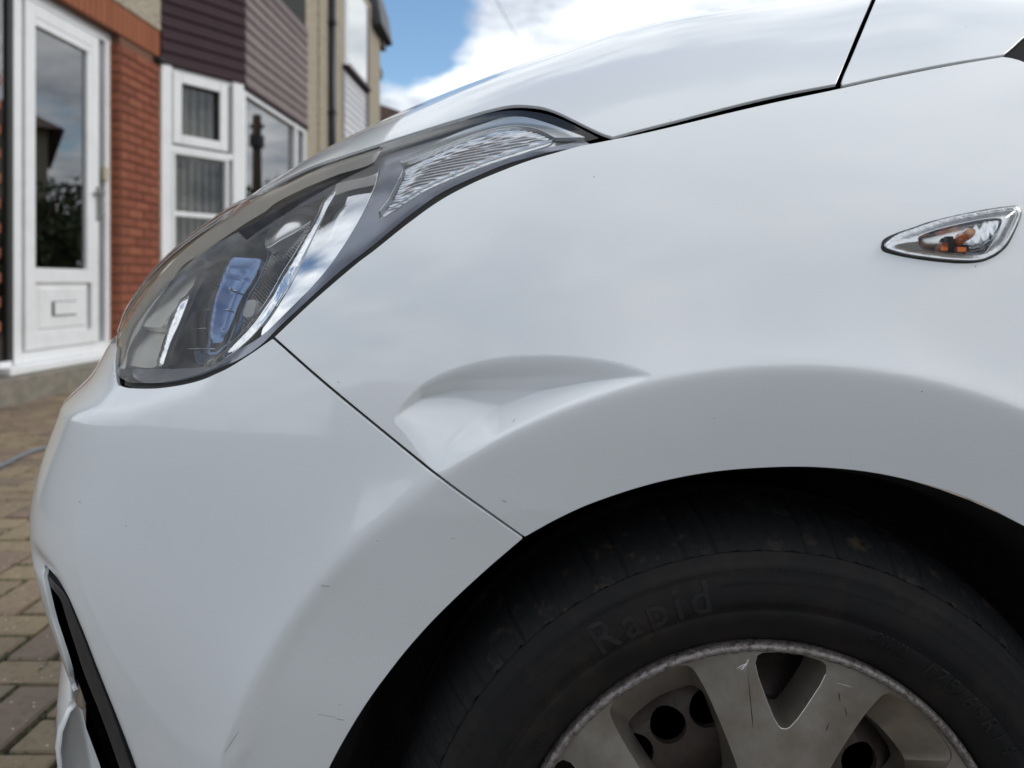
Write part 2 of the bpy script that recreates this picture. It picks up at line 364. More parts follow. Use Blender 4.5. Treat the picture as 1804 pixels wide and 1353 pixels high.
def cdt(loops, h, aniso=None, fine=None):
    """triangulate a region (first loop outer, others holes) with interior points about h apart"""
    O = loops[0]; lo = O.min(0); hi = O.max(0)
    if aniso is None:
        xs = np.arange(lo[0], hi[0], h); ys = np.arange(lo[1], hi[1], h*.866)
        gx, gy = np.meshgrid(xs, ys); gx = gx+(np.arange(len(ys)) % 2)[:, None]*h*.5; G = np.stack([gx.ravel(), gy.ravel()], 1); hm = h
    else:
        ang, hu, hv = aniso; c = (lo+hi)/2; R_ = np.hypot(*(hi-lo))/2
        gu, gv = np.meshgrid(np.arange(-R_, R_, hu), np.arange(-R_, R_, hv))
        G = np.stack([c[0]+gu.ravel()*np.cos(ang)-gv.ravel()*np.sin(ang), c[1]+gu.ravel()*np.sin(ang)+gv.ravel()*np.cos(ang)], 1); hm = hv
    if fine is not None:      # finer points inside a region that carries small relief
        reg, hf = fine; l2, h2 = reg.min(0), reg.max(0); gx, gy = np.meshgrid(np.arange(l2[0], h2[0], hf), np.arange(l2[1], h2[1], hf*.866)); gx = gx+(np.arange(gx.shape[0]) % 2)[:, None]*hf*.5
        G2 = np.stack([gx.ravel(), gy.ravel()], 1); G = np.concatenate([G[~inpoly(G, reg)], G2[inpoly(G2, reg)]])
    G = G[(G > lo).all(1) & (G < hi).all(1)]
    ok = inpoly(G, O) & (edist(G, O) > hm*.45)
    for H_ in loops[1:]: ok &= ~inpoly(G, H_) & (edist(G, H_) > hm*.45)
    G = G[ok]; V = []; E_ = []; k = 0
    for l_ in loops:
        n = len(l_); V.append(l_); E_ += [(k+i, k+(i+1) % n) for i in range(n)]; k += n
    V = np.concatenate(V+[G])
    r = delaunay_2d_cdt([Vector(v) for v in V], E_, [], 0, 1e-7, True)
    vo = np.array([tuple(v) for v in r[0]]); fo = np.array([f for f in r[2] if len(f) == 3])
    c = vo[fo].mean(1); ok = inpoly(c, O)
    for H_ in loops[1:]: ok &= ~inpoly(c, H_)
    fo = fo[ok]
    e1 = vo[fo[:, 1]]-vo[fo[:, 0]]; e2 = vo[fo[:, 2]]-vo[fo[:, 0]]; fl = (e1[:, 0]*e2[:, 1]-e1[:, 1]*e2[:, 0]) < 0
    fo[fl] = fo[fl][:, ::-1]
    return vo, fo, r[3]
def panel(name, loops, h, m_, parent, off=0., gap_=0., flange=.010, rad=.0008, offfn=None, aniso=None, fine=None):
    """a pressed panel: skin inside the loops, edges rolled inward; gap_ is the half width of its shut lines"""
    L_ = [inset(np.array(loops[0]), gap_)]+[inset(np.array(q), -gap_) for q in loops[1:]]
    vo, fo, orig = cdt(L_, h, aniso, fine)
    offs = np.full(len(vo), off) if offfn is None else off+offfn(vo, L_[0])
    P = to_P(vo, offs); Nn = grad(P)
    if offfn is not None:                 # normals from the displaced mesh itself
        v = P; fn_ = np.cross(v[fo[:, 1]]-v[fo[:, 0]], v[fo[:, 2]]-v[fo[:, 0]]); nn = np.zeros_like(v)
        for k in range(3): np.add.at(nn, fo[:, k], fn_)
        nn /= np.linalg.norm(nn, axis=1)[:, None]+1e-12
        if (nn*Nn).sum() < 0: nn = -nn
        Nn = nn
    V = [P]; NN = [Nn]; FF = fo.tolist(); base = len(P)
    if flange:
        inv = {}
        for j, os_ in enumerate(orig):
            for o in os_: inv[o] = j
        k = 0
        for li, l_ in enumerate(L_):
            n = len(l_); idx = [inv.get(k+i, None) for i in range(n)]; k += n
            if any(i is None for i in idx): idx = [i for i in idx if i is not None]; n = len(idx)
            idx = np.array(idx); p = P[idx]; nn = Nn[idx]
            tg = np.roll(p, -1, 0)-np.roll(p, 1, 0); tg /= np.linalg.norm(tg, axis=1)[:, None]+1e-12
            o = np.cross(tg, nn); o /= np.linalg.norm(o, axis=1)[:, None]+1e-12
            q2 = vo[idx]; t2 = np.roll(q2, -1, 0)-np.roll(q2, 1, 0); o2 = np.stack([t2[:, 1], -t2[:, 0]], 1); o2 /= np.linalg.norm(o2, axis=1)[:, None]+1e-12
            if area(q2) < 0: o2 = -o2
            if li > 0: o2 = -o2
            pe = to_P(q2+o2*2e-3, offs[idx])-p; sg = np.sign((pe*o).sum(1)); o = o*sg[:, None]
            fl_ = flange[li] if isinstance(flange, (list, tuple)) else flange
            rows = [(p+o*rad*.7-nn*rad*.3, nn*.7+o*.7), (p+o*rad-nn*rad, o), (p+o*rad-nn*fl_, o)]
            prev = idx
            for pr, nr in rows:
                cur = np.arange(base, base+n); base += n; V.append(pr); nr = nr/np.linalg.norm(nr, axis=1)[:, None]; NN.append(nr)
                for i in range(n):
                    j = (i+1) % n; qd = [prev[i], cur[i], cur[j], prev[j]]
                    FF.append(qd)
                prev = cur
    V = np.concatenate(V); NN = np.concatenate(NN)
    # orient every face along its vertex normals
    out = []
    for kk in (3, 4):
        f = np.array([q for q in FF if len(q) == kk], int)
        if not len(f): continue
        g_ = np.cross(V[f[:, 1]]-V[f[:, 0]], V[f[:, 2]]-V[f[:, 0]]); bad = (g_*(NN[f[:, 0]]+NN[f[:, 1]]+NN[f[:, 2]])).sum(1) < 0
        f[bad] = f[bad][:, ::-1]; out += f.tolist()
    return mesh(name, V, out, m_, parent, True, NN)
M['shoulder'] = mat('pale_reflector', (.72, .74, .74), .22, .75)
M['void'] = mat('deep_gap', (.003, .003, .003), 1., spec=0)
# ------------------------------------------------------------------ the car
CARL = (.9, 1.35, 0)
car = thing('parked_car', 'white hatchback with a dented front wing and scuffed wheel trim, parked on the block paving', 'car', CARL)
# parts are built in world coordinates; carpart keeps them in place under the car's Empty
def carpart(o, parent=car):
    o.parent = parent
    if parent is car: o.matrix_parent_inverse = Matrix.Translation(Vector(CARL)).inverted()
    return o
def z6(l): return [(190+x/3.2208, 280+y/3.2208) for x, y in l]
def z7(l): return [(600+x/3.469, 160+y/3.469) for x, y in l]
def z8(l): return [(1500+x/5.934, 340+y/5.934) for x, y in l]
HB = [(463, 335), (500, 315), (551, 291), (600, 274.5), (626, 266), (684, 247.5), (752, 226), (810, 208), (859, 193.5), (903, 185), (946, 187), (975, 194.6), (1003.6, 207.6), (1032, 222), (1061, 235.5), (1079, 241.5)]
HT = [(1083, 240.5), (1120, 230.5), (1189, 213), (1300, 184), (1384, 164.6), (1466, 149)]
HR = [(1473.5, 148), (1490, 108), (1512, 54), (1534.7, 0), (1548, -34)]
FT = [(1056, 248.5), (1078, 244), (1120, 235.7), (1189, 220), (1300, 193.2), (1384, 174.3), (1467, 157), (1551, 138.5), (1663, 116), (1766, 98.6)]
LO = [(1056, 248.5), (1018, 256), (975, 268), (931, 281), (888, 297), (831, 321), (773, 352), (715, 393.5), (658, 439), (625, 464), (547, 531), (480, 594)]
LO2 = [(480, 594), (438, 623), (392, 651), (345, 670), (283, 681), (230, 681), (210, 676)]
LH = [(206, 668), (203.5, 650), (203.5, 630), (206, 606)]
FB = [(480, 594), (560, 665), (650, 740), (780, 845), (860, 903), (925, 949)]
def circ(a0, a1, n, r=893, cx=1400, cy=1721): return [(cx+r*math.sin(math.radians(a0+(a1-a0)*i/n)), cy-r*math.cos(math.radians(a0+(a1-a0)*i/n))) for i in range(n+1)]
AF = [(925, 949), (985, 916), (1050, 887), (1150, 855), (1250, 835), (1350, 826.5), (1440, 826), (1540, 836), (1640, 859), (1720, 887), (1804, 930)]+circ(31, 62, 7)
AB = [(925, 949), (862, 1003), (800, 1060), (750, 1111), (700, 1170), (640, 1253), (583, 1353)]+circ(-70, -96, 5)
GAPW = .0022
# wing
fender_loop = join(S(LO[::-1], step=3), S(FT, step=6), S([(1766, 98.6), (1780, 100.5), (1804, 107.6), (1860, 135), (1930, 185)], step=6), S([(1930, 185), (1985, 330), (2003, 560), (2000, 800), (1975, 960), (1958, 1012)], step=10), S(circ(38, 31, 2), step=8), S(AF[:11][::-1], step=5), S(FB[::-1], step=5))
wing = carpart(panel('front_wing', [fender_loop], .0056, M['paint'], None, gap_=GAPW, flange=.005, fine=(join(S([(600, 760), (760, 620), (1000, 590), (1260, 640), (1240, 700), (1000, 790), (780, 900), (600, 760)], step=10)), .0017)))
wing['label'] = 'white front wing with a creased dent above the wheel arch'
AFend = circ(38, 62, 5)
door_loop = join(S([(1936, 190), (1990, 330), (2010, 560), (2007, 800), (1984, 960), (1970, 1010)], step=10), S([(1970, 1010)]+AFend, step=12), Wp([(.62, .56, .3), (1.0, .56, .3), (1.0, .56, .85), (.6, .6, .85)], 8), S([(2100, 190), (1936, 190)], step=12))
carpart(panel('front_door', [door_loop], .016, M['paint'], None, gap_=GAPW, flange=.011))
# bumper
crease = S([(46, 940), (72, 968), (97, 1000), (123, 1052), (146, 1104), (175, 1180), (205, 1255), (238, 1340), (268, 1430), (290, 1500)], step=8)
holeR = [(70, 1000), (93, 1026), (115, 1052), (126, 1078), (136, 1104), (152, 1143), (167, 1183), (198, 1261), (228, 1345), (256, 1430), (262, 1480)]
holeL = [(262, 1480), (240, 1490), (222, 1475), (200, 1430), (180, 1385), (160, 1325), (143, 1275), (131, 1225), (119.5, 1180), (106, 1135), (92, 1091), (80, 1040), (70, 1000)]
hole = join(S(holeR, step=5), S(holeL, step=5))
holeLu = [(126, 1226), (119.5, 1180), (106, 1135), (92, 1091), (80, 1040), (70, 1000)]
bump_loop = join(S(LO2, step=4), S([(210, 676), (206, 668)], step=4), S(LH, step=4), Wp([(-.405, .80, .69), (-.43, .9, .69), (-.47, 1.1, .67), (-.48, 1.5, .67), (-.60, 1.5, .42), (-.56, 1.2, .385), (-.47, .9, .378), (-.42, .77, .375)], 12), S(holeLu, step=5), S(holeR+[(275, 1530)], step=5), Wp([(-.25, .63, .25), (-.17, .6, .2)], 6), S(AB[::-1], step=5), S(FB[::-1], step=5)[:-1])
creg = np.concatenate([crease, Wp([(-.45, .7, .1), (-.9, .9, .3), (-.9, .9, .5)], 4)])
def bevel(vo, _):
    ins = inpoly(vo, creg); d = np.zeros(len(vo)); 
    n = len(crease); dd = np.full(len(vo), 9.); ss = np.zeros(len(vo)); acc = 0.
    for i in range(n-1):
        a = crease[i]; b = crease[i+1]; ab = b-a; t = np.clip(((vo-a)@ab)/(ab@ab), 0, 1); q = np.hypot(*(vo-a-t[:, None]*ab).T); ss = np.where(q < dd, acc+t*np.hypot(*ab), ss); dd = np.minimum(dd, q); acc += np.hypot(*ab)
    return np.where(ins, .24*np.minimum(dd, .035)*(1-sstep(dd, .016, .034)), 0)*sstep(ss, .01, .06)
bumper = carpart(panel('front_bumper', [bump_loop], .0066, M['paint'], None, gap_=GAPW, flange=.004, offfn=bevel))
# bonnet and pillar base
hood_loop = join(S(HB, step=4), S(HT, step=5), S(HR, step=6), Wp([(.36, .88, 1.1), (.41, 1.0, 1.14), (.46, 1.2, 1.15), (.48, 1.5, 1.15), (0, 1.6, 1.05), (-.25, 1.6, .93), (-.46, 1.5, .76), (-.46, 1.2, .76), (-.40, 1.0, .79), (-.34, .88, .83), (-.285, .81, .843)], 14))
hood = carpart(panel('bonnet', [hood_loop], .011, M['paint'], None, gap_=GAPW*.6, flange=.003, rad=.0008))
pil_loop = join(S([(1485, 153), (1483, 143), (1500, 102), (1520, 54), (1542.5, 0), (1556, -30)], step=6), Wp([(.44, .93, 1.15), (.62, .93, 1.2), (.62, .75, 1.05)], 10), S([(1990, -100), (1900, -12), (1804, 65), (1788, 80), (1770, 95)], step=8), S([(1766, 96.3), (1663, 112.5), (1551, 134.8), (1485, 149.5)], step=6))
pil = carpart(panel('pillar_base', [pil_loop], .011, M['paint'], None, gap_=GAPW*.5, flange=.003, rad=.0009))
tri_loop = join(S([(1770, 98), (1790, 82), (1806, 67), (1904, -8), (1990, -92)], step=8), S([(1990, -92), (2060, 0), (2090, 180)], step=10), S([(2090, 180), (1936, 182), (1862, 132), (1806, 105), (1781, 99)], step=8))
carpart(panel('mirror_sail', [tri_loop], .012, M['liner'], None, gap_=.0006, flange=.01, off=.003))
M['scratch'] = mat('scratch_mark', (.25, .235, .21), .7)
# small scuffs and scratches on the bumper and wing
for (x0, y0, x1, y1, w) in ((566, 1031, 581, 1033, .00035), (560, 1258, 592, 1264, .00022), (594, 1266, 606, 1269, .0004), (795, 948, 802, 949, .0002), (902, 744, 908, 738, .0003), (885, 881, 892, 885, .0004), (396, 1325, 420, 1290, .0002), (140, 883, 142, 886, .0005)):
    p = castP([(x0+(x1-x0)*k/5, y0+(y1-y0)*k/5+math.sin(k)*.35) for k in range(6)], 0.)
    carpart(MB().tube([tuple(q) for q in p], w*.7, 5).build('scratch', M['scratch'], None, True), bumper if x0 < 640 else wing)
carpart(panel('seam_backing', [join(S([(1460, 150), (1496, 60), (1522, -10), (1538, -44)], step=8), S([(1538, -44), (1572, -44)], step=8), S([(1572, -44), (1556, 0), (1520, 85), (1494, 152)], step=8), S([(1494, 152), (1460, 150)], step=8))], .02, M['void'], None, off=.011, flange=0))
# ---- headlight
head = carpart(mesh('headlight', [(-.2, .9, .75), (-.19, .9, .75), (-.2, .91, .75)], [(0, 1, 2)], M['black'], None))
LE = z7([(1580, 290), (1450, 320), (1300, 345), (1150, 383), (1000, 425), (800, 508), (600, 603), (400, 745), (200, 910)])+z6([(1300, 620), (1100, 800), (950, 940), (850, 1040), (750, 1112), (650, 1165), (500, 1225), (300, 1268), (130, 1268), (70, 1240)])
HBl = [(1053, 242), (1032, 231), (1003, 216.5), (975, 205), (946, 198), (903, 194.5), (859, 200.5), (810, 213), (752, 231), (684, 252), (626, 271), (600, 279.5), (551, 296), (500, 321), (463, 340)]
hid = Wp([(-.275, .80, .838), (-.32, .86, .83), (-.375, .88, .79), (-.41, .87, .74), (-.395, .80, .70)], 8)
lens_loop = join(S(LE, step=3), S([LE[-1], (207, 655), (205.5, 630), (207, 608)], step=4), hid[::-1], S(HBl[::-1], step=3))
# dark structure behind the gaps
inner_loop = join(Wp([(-.62, 1.6, .42), (-.62, 1.6, .74), (-.5, 1.6, .86), (0, 1.7, 1.1), (.5, 1.6, 1.2), (.62, 1.0, 1.2), (.70, .6, .9), (.72, .55, .62), (.6, .56, .42)], 10), S(circ(60, -96, 40, 925), step=12), S([(300, 1530), (285, 1430), (255, 1345), (224, 1261), (192, 1183), (160, 1104), (138, 1052), (100, 985), (76, 960)], step=8), Wp([(-.5, .9, .45), (-.60, 1.2, .44)], 6))
carpart(panel('inner_panel', [inner_loop, inset(lens_loop, .004)], .03, M['black'], None, off=.034, flange=0))

def lensbulge(vo, lp): d = edist(vo, lp); return -.0035*(1-np.exp(-(d/.02)**2))
# replace the seed triangle by the dark back shell of the lamp, so that the lamp itself is the housing mesh
def setmesh(o, o2): o.data = o2.data; bpy.data.objects.remove(o2)
setmesh(head, panel('headlight_shell', [inset(lens_loop, .002)], .02, M['black'], None, off=.062, flange=0))
lens = panel('lens', [lens_loop], .0066, M['lens'], head, offfn=lensbulge, flange=0)
seal_loop = join(S(LO, step=4), S(LO2, step=4), S([(210, 676), LE[-1]], step=3), S(LE[::-1], step=4))
panel('seal', [inset(seal_loop, .0002)], .008, M['gasket'], head, off=.0045, flange=.008)
topseal = join(S(HBl, step=4), S([(463, 340), (463, 336)], step=3), S(HB, step=4), S([(1079, 242), (1053, 242)], step=4))
panel('seal', [inset(topseal, .0002)], .008, M['void'], head, off=.008, flange=0)
WIN = z6([(118, 1192), (135, 1080), (195, 975), (238, 890), (350, 740), (440, 620), (530, 560), (590, 515), (700, 440), (800, 372), (900, 312), (960, 262), (1100, 190), (1300, 108), (1525, 36)])
WLO = z6([(1525, 36), (1545, 60), (1530, 130), (1495, 215), (1450, 305), (1400, 395), (1345, 485), (1270, 595), (1180, 705), (1080, 808), (960, 930), (860, 1015), (760, 1075), (640, 1145), (545, 1180), (400, 1192), (250, 1196), (118, 1192)])
win_loop = join(S(WIN, .010, 4), S(WLO, .010, 4))
IND = z7([(375, 440), (500, 398), (700, 312), (900, 242), (1050, 215), (1200, 232), (1310, 285)])
IND2 = z7([(1310, 285), (1280, 312), (1150, 352), (900, 432), (700, 510), (500, 600), (400, 662), (250, 755), (235, 745), (300, 655), (360, 535), (382, 480), (375, 440)])
IW = z7([(365, 430), (520, 352), (700, 266), (880, 202), (1000, 166), (1120, 163), (1250, 196), (1400, 250), (1490, 284)])
IW2 = z7([(1490, 284), (1440, 301), (1290, 332), (1150, 368), (900, 448), (700, 528), (500, 618), (400, 682), (245, 775), (222, 748), (295, 655), (352, 540), (374, 480), (365, 430)])
ind_loop = join(S(IW, .008, 3), S(IW2, .008, 3)); ribzone = join(S(IND, .010, 3), S(IND2, .010, 3))
panel('bezel', [inset(lens_loop, .003), win_loop, ind_loop], .009, M['bezel'], head, off=.010, flange=[.004, .012, .003])
# smoky edge band moulded into the lens along its upper edge
rimtop = join(S(z6([(60, 1180), (62, 1050), (95, 930), (160, 790), (262, 668), (392, 536), (562, 406), (712, 296), (862, 206), (1010, 148), (1150, 78), (1330, -5), (1560, -78)]), .004, 4), S(z6([(1560, -78), (1500, 22), (1300, 90), (1100, 172), (950, 250), (890, 298), (790, 358), (690, 425), (580, 500), (515, 545), (425, 605), (335, 725), (222, 880), (180, 965), (118, 1075), (95, 1190), (60, 1180)]), .004, 4))
panel('edge_band', [rimtop], .01, M['bezelwarm'], head, off=.0042, flange=0)
def bowlfn(vo, lp): d = edist(vo, lp); return .036*(1-np.exp(-d/.035))
SLl = [(1310, 150), (1220, 240), (1180, 330), (1130, 420), (1060, 540), (990, 650), (930, 760), (870, 850), (800, 940), (720, 1020), (620, 1110), (545, 1165)]
bowl_loop = join(S(WIN[:13]+z6([(1215, 160), (1310, 150)]), .014, 4), S(z6(SLl), .014, 4), S(z6([(545, 1165), (400, 1186), (250, 1192), (118, 1192)]), .014, 4))
bowl = panel('bowl', [bowl_loop], .006, M['darkbowl'], head, off=.022, offfn=bowlfn, flange=0)
def tilt(ka, kb, f=None):      # lean a reflector within its pocket
    return lambda vo, lp: ka*(vo[:, 0]-lp[:, 0].mean())+kb*(vo[:, 1]-lp[:, 1].mean())+(f(vo, lp) if f else 0)
def sub(name, pts, off, m_, h=.0045, fl=.008, fn=None, par=None, aniso=None): return panel(name, [join(S(z6(pts+pts[:1]), off, 3))], h, m_, par or head, off=off, flange=fl, offfn=fn, aniso=aniso)
def twist(amp, w):
    return lambda vo, lp: -amp*(1-np.exp(-(edist(vo, lp)/w)**2))
sub('side_reflector', [(1322, 122), (1400, 84), (1515, 40), (1536, 60), (1522, 130), (1488, 210), (1443, 300), (1393, 390), (1338, 480), (1262, 590), (1172, 700), (1072, 800), (955, 920), (870, 1000), (895, 920), (975, 800), (1045, 690), (1105, 565), (1165, 445), (1215, 342), (1255, 262)], .0105, M['chrome'], fn=tilt(-.03, -.02))
sub('chrome_strip', SLl[:1]+SLl[1:]+[(580, 1175), (700, 1105), (820, 1000), (895, 910), (968, 800), (1040, 680), (1100, 560), (1160, 440), (1210, 340), (1252, 258), (1335, 128)], .0090, M['chrome'], .0028, .002, fn=twist(.0030, .0065))
sub('cream_reflector', [(250, 900), (300, 805), (360, 725), (430, 655), (492, 590), (505, 602), (448, 700), (402, 790), (352, 890), (322, 955), (240, 950)], .012, M['cream'], fn=tilt(-.12, .12))
sub('cream_reflector', [(142, 1172), (152, 1085), (200, 988), (330, 978), (310, 1050), (272, 1110), (262, 1178)], .012, M['cream'], fn=tilt(-.12, .15))
sub('silver_fin', [(405, 800), (455, 772), (442, 830), (402, 930), (352, 1040), (312, 1162), (272, 1170), (292, 1100), (332, 980), (372, 880)], .013, M['chrome'], fn=twist(.003, .008))
sub('dark_fin', [(505, 662), (562, 640), (502, 760), (442, 900), (382, 1050), (342, 1172), (316, 1172), (356, 1040), (406, 930), (456, 800)], .011, M['trim_gloss'], fn=twist(.002, .008))
sub('projector_glass', [(750, 480), (840, 400), (915, 335), (925, 400), (905, 480), (885, 560), (845, 680), (795, 780), (765, 880), (745, 960), (722, 1060), (640, 1140), (540, 1166), (520, 1080), (545, 900), (590, 760), (660, 600)], .024, M['bluelens'], fl=.012, fn=tilt(-.02, .05, twist(.022, .05)))
sub('upper_reflector', [(925, 330), (1000, 252), (1150, 190), (1215, 190), (1185, 280), (1085, 400), (1000, 470), (940, 520), (925, 480), (935, 400)], .022, M['chrome2'], fn=tilt(-.1, .12, twist(.004, .02)))
pA = castP(z6([(800, 900)]), .024)[0]; pB = castP(z6([(900, 900)]), .024)[0]; abA, abB = to_ab(np.array([pA, pB])); angf = math.atan2(*(abB-abA)[::-1]); perf = np.hypot(*(abB-abA))/100*11
def flute(vo, lp): return .0012*np.abs(((vo@np.array([-math.sin(angf+.5), math.cos(angf+.5)]))/perf) % 1-.5)
sub('fluted_reflector', [(1150, 330), (1170, 345), (1120, 430), (1050, 545), (980, 655), (920, 765), (860, 855), (795, 940), (735, 1000), (755, 940), (780, 850), (830, 740), (885, 620), (940, 520), (1040, 430)], .024, M['chrome2'], .008, .006, fn=flute, aniso=(angf+.5, .006, perf/5))
sub('white_tab', [(792, 805), (832, 806), (816, 888), (768, 884)], .021, mat('white_plastic', (.7, .7, .68), .4), fl=.006)
for (xa, ya, xb, yb) in ((560, 742, 735, 748), (500, 858, 690, 856), (430, 968, 655, 962), (390, 1083, 610, 1078), (540, 720, 700, 735)):
    p = castP(z6([(xa+(xb-xa)*k/6, ya+(yb-ya)*k/6-4*math.sin(k/6*math.pi)) for k in range(7)]), .018)
    MB().tube([tuple(q) for q in p], .0006, 6).build('rib', M['chrome2'], head, True)
# ribbed indicator reflector
iA, iB = to_ab(castP(z7([(380, 470), (1200, 285)]), .012)); ua = iB-iA; anga = math.atan2(ua[1], ua[0]); per = np.hypot(*ua)/840*21
def ribs(vo, lp):
    e_ = np.where(inpoly(vo, ribzone), 1-np.exp(-(edist(vo, ribzone)/.005)**2), 0.); q = vo@np.array([-math.sin(anga), math.cos(anga)])/per; return .0023*np.abs(q % 1-.5)*2*e_-.004*(1-np.exp(-(edist(vo, lp)/.02)**2))
panel('ribbed_reflector', [ind_loop], .01, M['chrome2'], head, off=.012, offfn=ribs, flange=.004, aniso=(anga, .011, per/4))
sh = join(S(IW[:8]+[IW[8]], .007, 3), S([IW[8], IND[-1]], .007, 3), S(IND[::-1], .007, 3), S([IND[0], IW[0]], .007, 3))
panel('reflector_shoulder', [sh], .005, M['shoulder'], head, off=.0065, flange=.004)
# bright moulded rim round the ribbed part
p = castP(smoothline(IND, 4)+smoothline(IND2, 4)[1:], .0095)
MB().tube([tuple(q) for q in p], .0007, 6).build('reflector_rim', M['chrome2'], head, True)

# ---- side repeater
SO = z8([(362, 530), (400, 490), (500, 425), (650, 372), (850, 302), (1100, 237), (1350, 190), (1550, 156), (1680, 143), (1742, 150), (1768, 200), (1742, 290), (1682, 420), (1622, 520), (1542, 602), (1450, 656), (1350, 688), (1200, 694), (1000, 682), (800, 660), (600, 630), (450, 592), (375, 562), (362, 530)])
GO = z8([(325, 560), (350, 490), (480, 425), (650, 368), (850, 300), (1350, 188), (1690, 140), (1750, 150), (1772, 205), (1740, 310), (1640, 520), (1545, 620), (1450, 675), (1330, 712), (1150, 722), (980, 712), (780, 690), (560, 655), (400, 618), (335, 590), (325, 560)])
IN_ = z8([(690, 480), (722, 440), (900, 372), (1200, 300), (1400, 262), (1555, 262), (1572, 330), (1532, 430), (1462, 560), (1425, 608), (1300, 630), (1100, 622), (900, 605), (770, 582), (712, 540), (690, 480)])
rep = carpart(panel('side_repeater', [join(S(GO, -.001, 2))], .006, M['gasket'], None, off=-.0012, flange=.004))
so = join(S(SO, -.003, 2)); inn = join(S(IN_, -.005, 2))
panel('housing', [so, inn], .0025, M['chrome2'], rep, off=-.0022, flange=.003, offfn=lambda vo, lp: -.004*(1-np.exp(-(edist(vo, lp)/.010)**2)))
panel('reflector_cup', [inset(inn, -.001)], .002, M['chrome2'], rep, off=-.0014, flange=0, offfn=lambda vo, lp: .0004*np.sin(vo[:, 0]*700)*sstep(vo[:, 0], vo[:, 0].mean(), vo[:, 0].min())-.002*np.exp(-edist(vo, lp)/.006))
panel('lens', [so], .004, M['lens'], rep, off=-.0035, flange=.003, offfn=lambda vo, lp: -.0085*(1-np.exp(-(edist(vo, lp)/.014)**2)))
def at(px, off): return castP([px], off)[0]
a0 = at(z8([(1085, 530)])[0], -.005); a1 = at(z8([(1190, 455)])[0], -.006); a2 = at(z8([(1262, 402)])[0], -.0075)
MB().tube([tuple(a0), tuple(a0*.6+a1*.4), tuple(a1)], [.0032, .0034, .0034], 16).build('bulb_base', M['amber'], rep, True)
MB().tube([tuple(a1), tuple(a1*.5+a2*.5), tuple(a2), tuple(a2*1.3-a1*.3)], [.0034, .0036, .003, .0012], 16).build('bulb', M['ambertop'], rep, True)
for k, (x0, y0, x1, y1, mm) in enumerate(((925, 520, 1000, 605, 'amber'), (985, 455, 1055, 590, 'trim'), (1060, 545, 1130, 615, 'socket'), (1150, 545, 1215, 610, 'trim'), (1090, 560, 1190, 618, 'amber'))):
    c = at(z8([((x0+x1)/2, (y0+y1)/2)])[0], -.0045); s_ = (x1-x0)/2/5.934*.57/1350; t_ = (y1-y0)/2/5.934*.57/1350
    MB().box(c[0]-s_, c[0]+s_, c[1]-.002, c[1]+.003, c[2]-t_, c[2]+t_, .0006).build('socket_clip', M[mm], rep)

# ---- intake behind the bumper opening, lower lip
ilo = join(S([(64, 985)]+[(x+9, y) for x, y in holeR]+[(290, 1530)], .03, 6), Wp([(-.25, .63, .22), (-.35, .72, .14), (-.5, .95, .12), (-.62, 1.5, .12), (-.62, 1.5, .42), (-.50, .95, .42), (-.44, .80, .42)], 8), S([(134, 1190), (106, 1080), (64, 985)], .03, 6))
intake = carpart(panel('air_intake', [ilo], .012, M['trim'], None, off=.018, flange=0, offfn=lambda vo, lp: .040*(1-np.exp(-edist(vo, lp)/.03))))
intake.data.materials[0] = M['void']
back = join(S([(176, 1400), (160, 1353), (144, 1290), (136, 1240)]+holeLu[1:]+[(62, 975)], .006, 5), Wp([(-.43, .76, .52), (-.47, .9, .58), (-.6, 1.5, .60), (-.6, 1.5, .14), (-.56, 1.2, .12), (-.47, .9, .12), (-.36, .70, .16)], 10))
panel('intake_surround', [back], .012, M['void'], intake, off=.0055, flange=.02)
fin = join(S([(126, 1108), (131, 1103), (142, 1135), (158, 1180), (176, 1235), (196, 1295), (203, 1310), (170, 1305), (152, 1300), (138, 1230), (127, 1150), (124, 1120), (126, 1108)], .016, 4))
panel('lamp_blank', [fin], .006, M['trim_gloss'], intake, off=.014, flange=.01, offfn=twist(.006, .02))
carpart(MB().box(-.445, -.2, .80, .815, .1, .5).build('intake_back', M['void']), intake)
rim = join(S(holeR+[(275, 1530)], .004, 5), S([(290, 1530)]+[(x-5-min(14, (y-1000)/12), y+3) for x, y in holeR[::-1]], .004, 5)[:-1])
panel('intake_surround', [rim], .006, M['trim'], intake, off=.004, flange=.012)
# lower lip: a bar bent round the nose
path = np.array([(-.390, .69), (-.4015, .71), (-.419, .74), (-.452, .80), (-.492, .88), (-.538, 1.0), (-.57, 1.15), (-.59, 1.35), (-.59, 1.6)])
tt = np.linspace(0, len(path)-1, 60); mk_ = spl_setup(np.arange(len(path)*1.), path[:, 0]); mk2 = spl_setup(np.arange(len(path)*1.), path[:, 1])
pxy = np.stack([spl(tt, np.arange(len(path)*1.), path[:, 0], mk_), spl(tt, np.arange(len(path)*1.), path[:, 1], mk2)], 1)
tg = np.gradient(pxy, axis=0); tg /= np.linalg.norm(tg, axis=1)[:, None]; no = np.stack([-tg[:, 1], tg[:, 0]], 1)
if no[20][0] > 0: no = -no
sec = [(-.034, .26), (-.019, .309), (-.0065, .343), (-.002, .362), (.003, .367), (.009, .362), (.0165, .346), (.0185, .33), (.0165, .309), (.013, .27), (.006, .22), (-.01, .16), (-.04, .16)]
V = []; Fc = []
for i in range(60):
    g = min(1, .8+i*.1)
    for o_, z in sec:
        if o_ < 0: o_ = o_*max(0, 1-i/4)+.008*min(1, i/4)
        V.append((pxy[i][0]+no[i][0]*(o_*g-.004*(1-g)), pxy[i][1]+no[i][1]*(o_*g-.004*(1-g)), .3+(z-.3)*(.92+.08*g)))
for i in range(59):
    for j in range(len(sec)-1): a = i*len(sec)+j; Fc.append((a, a+1, a+len(sec)+1, a+len(sec)))
Fc.append(tuple(range(len(sec))))
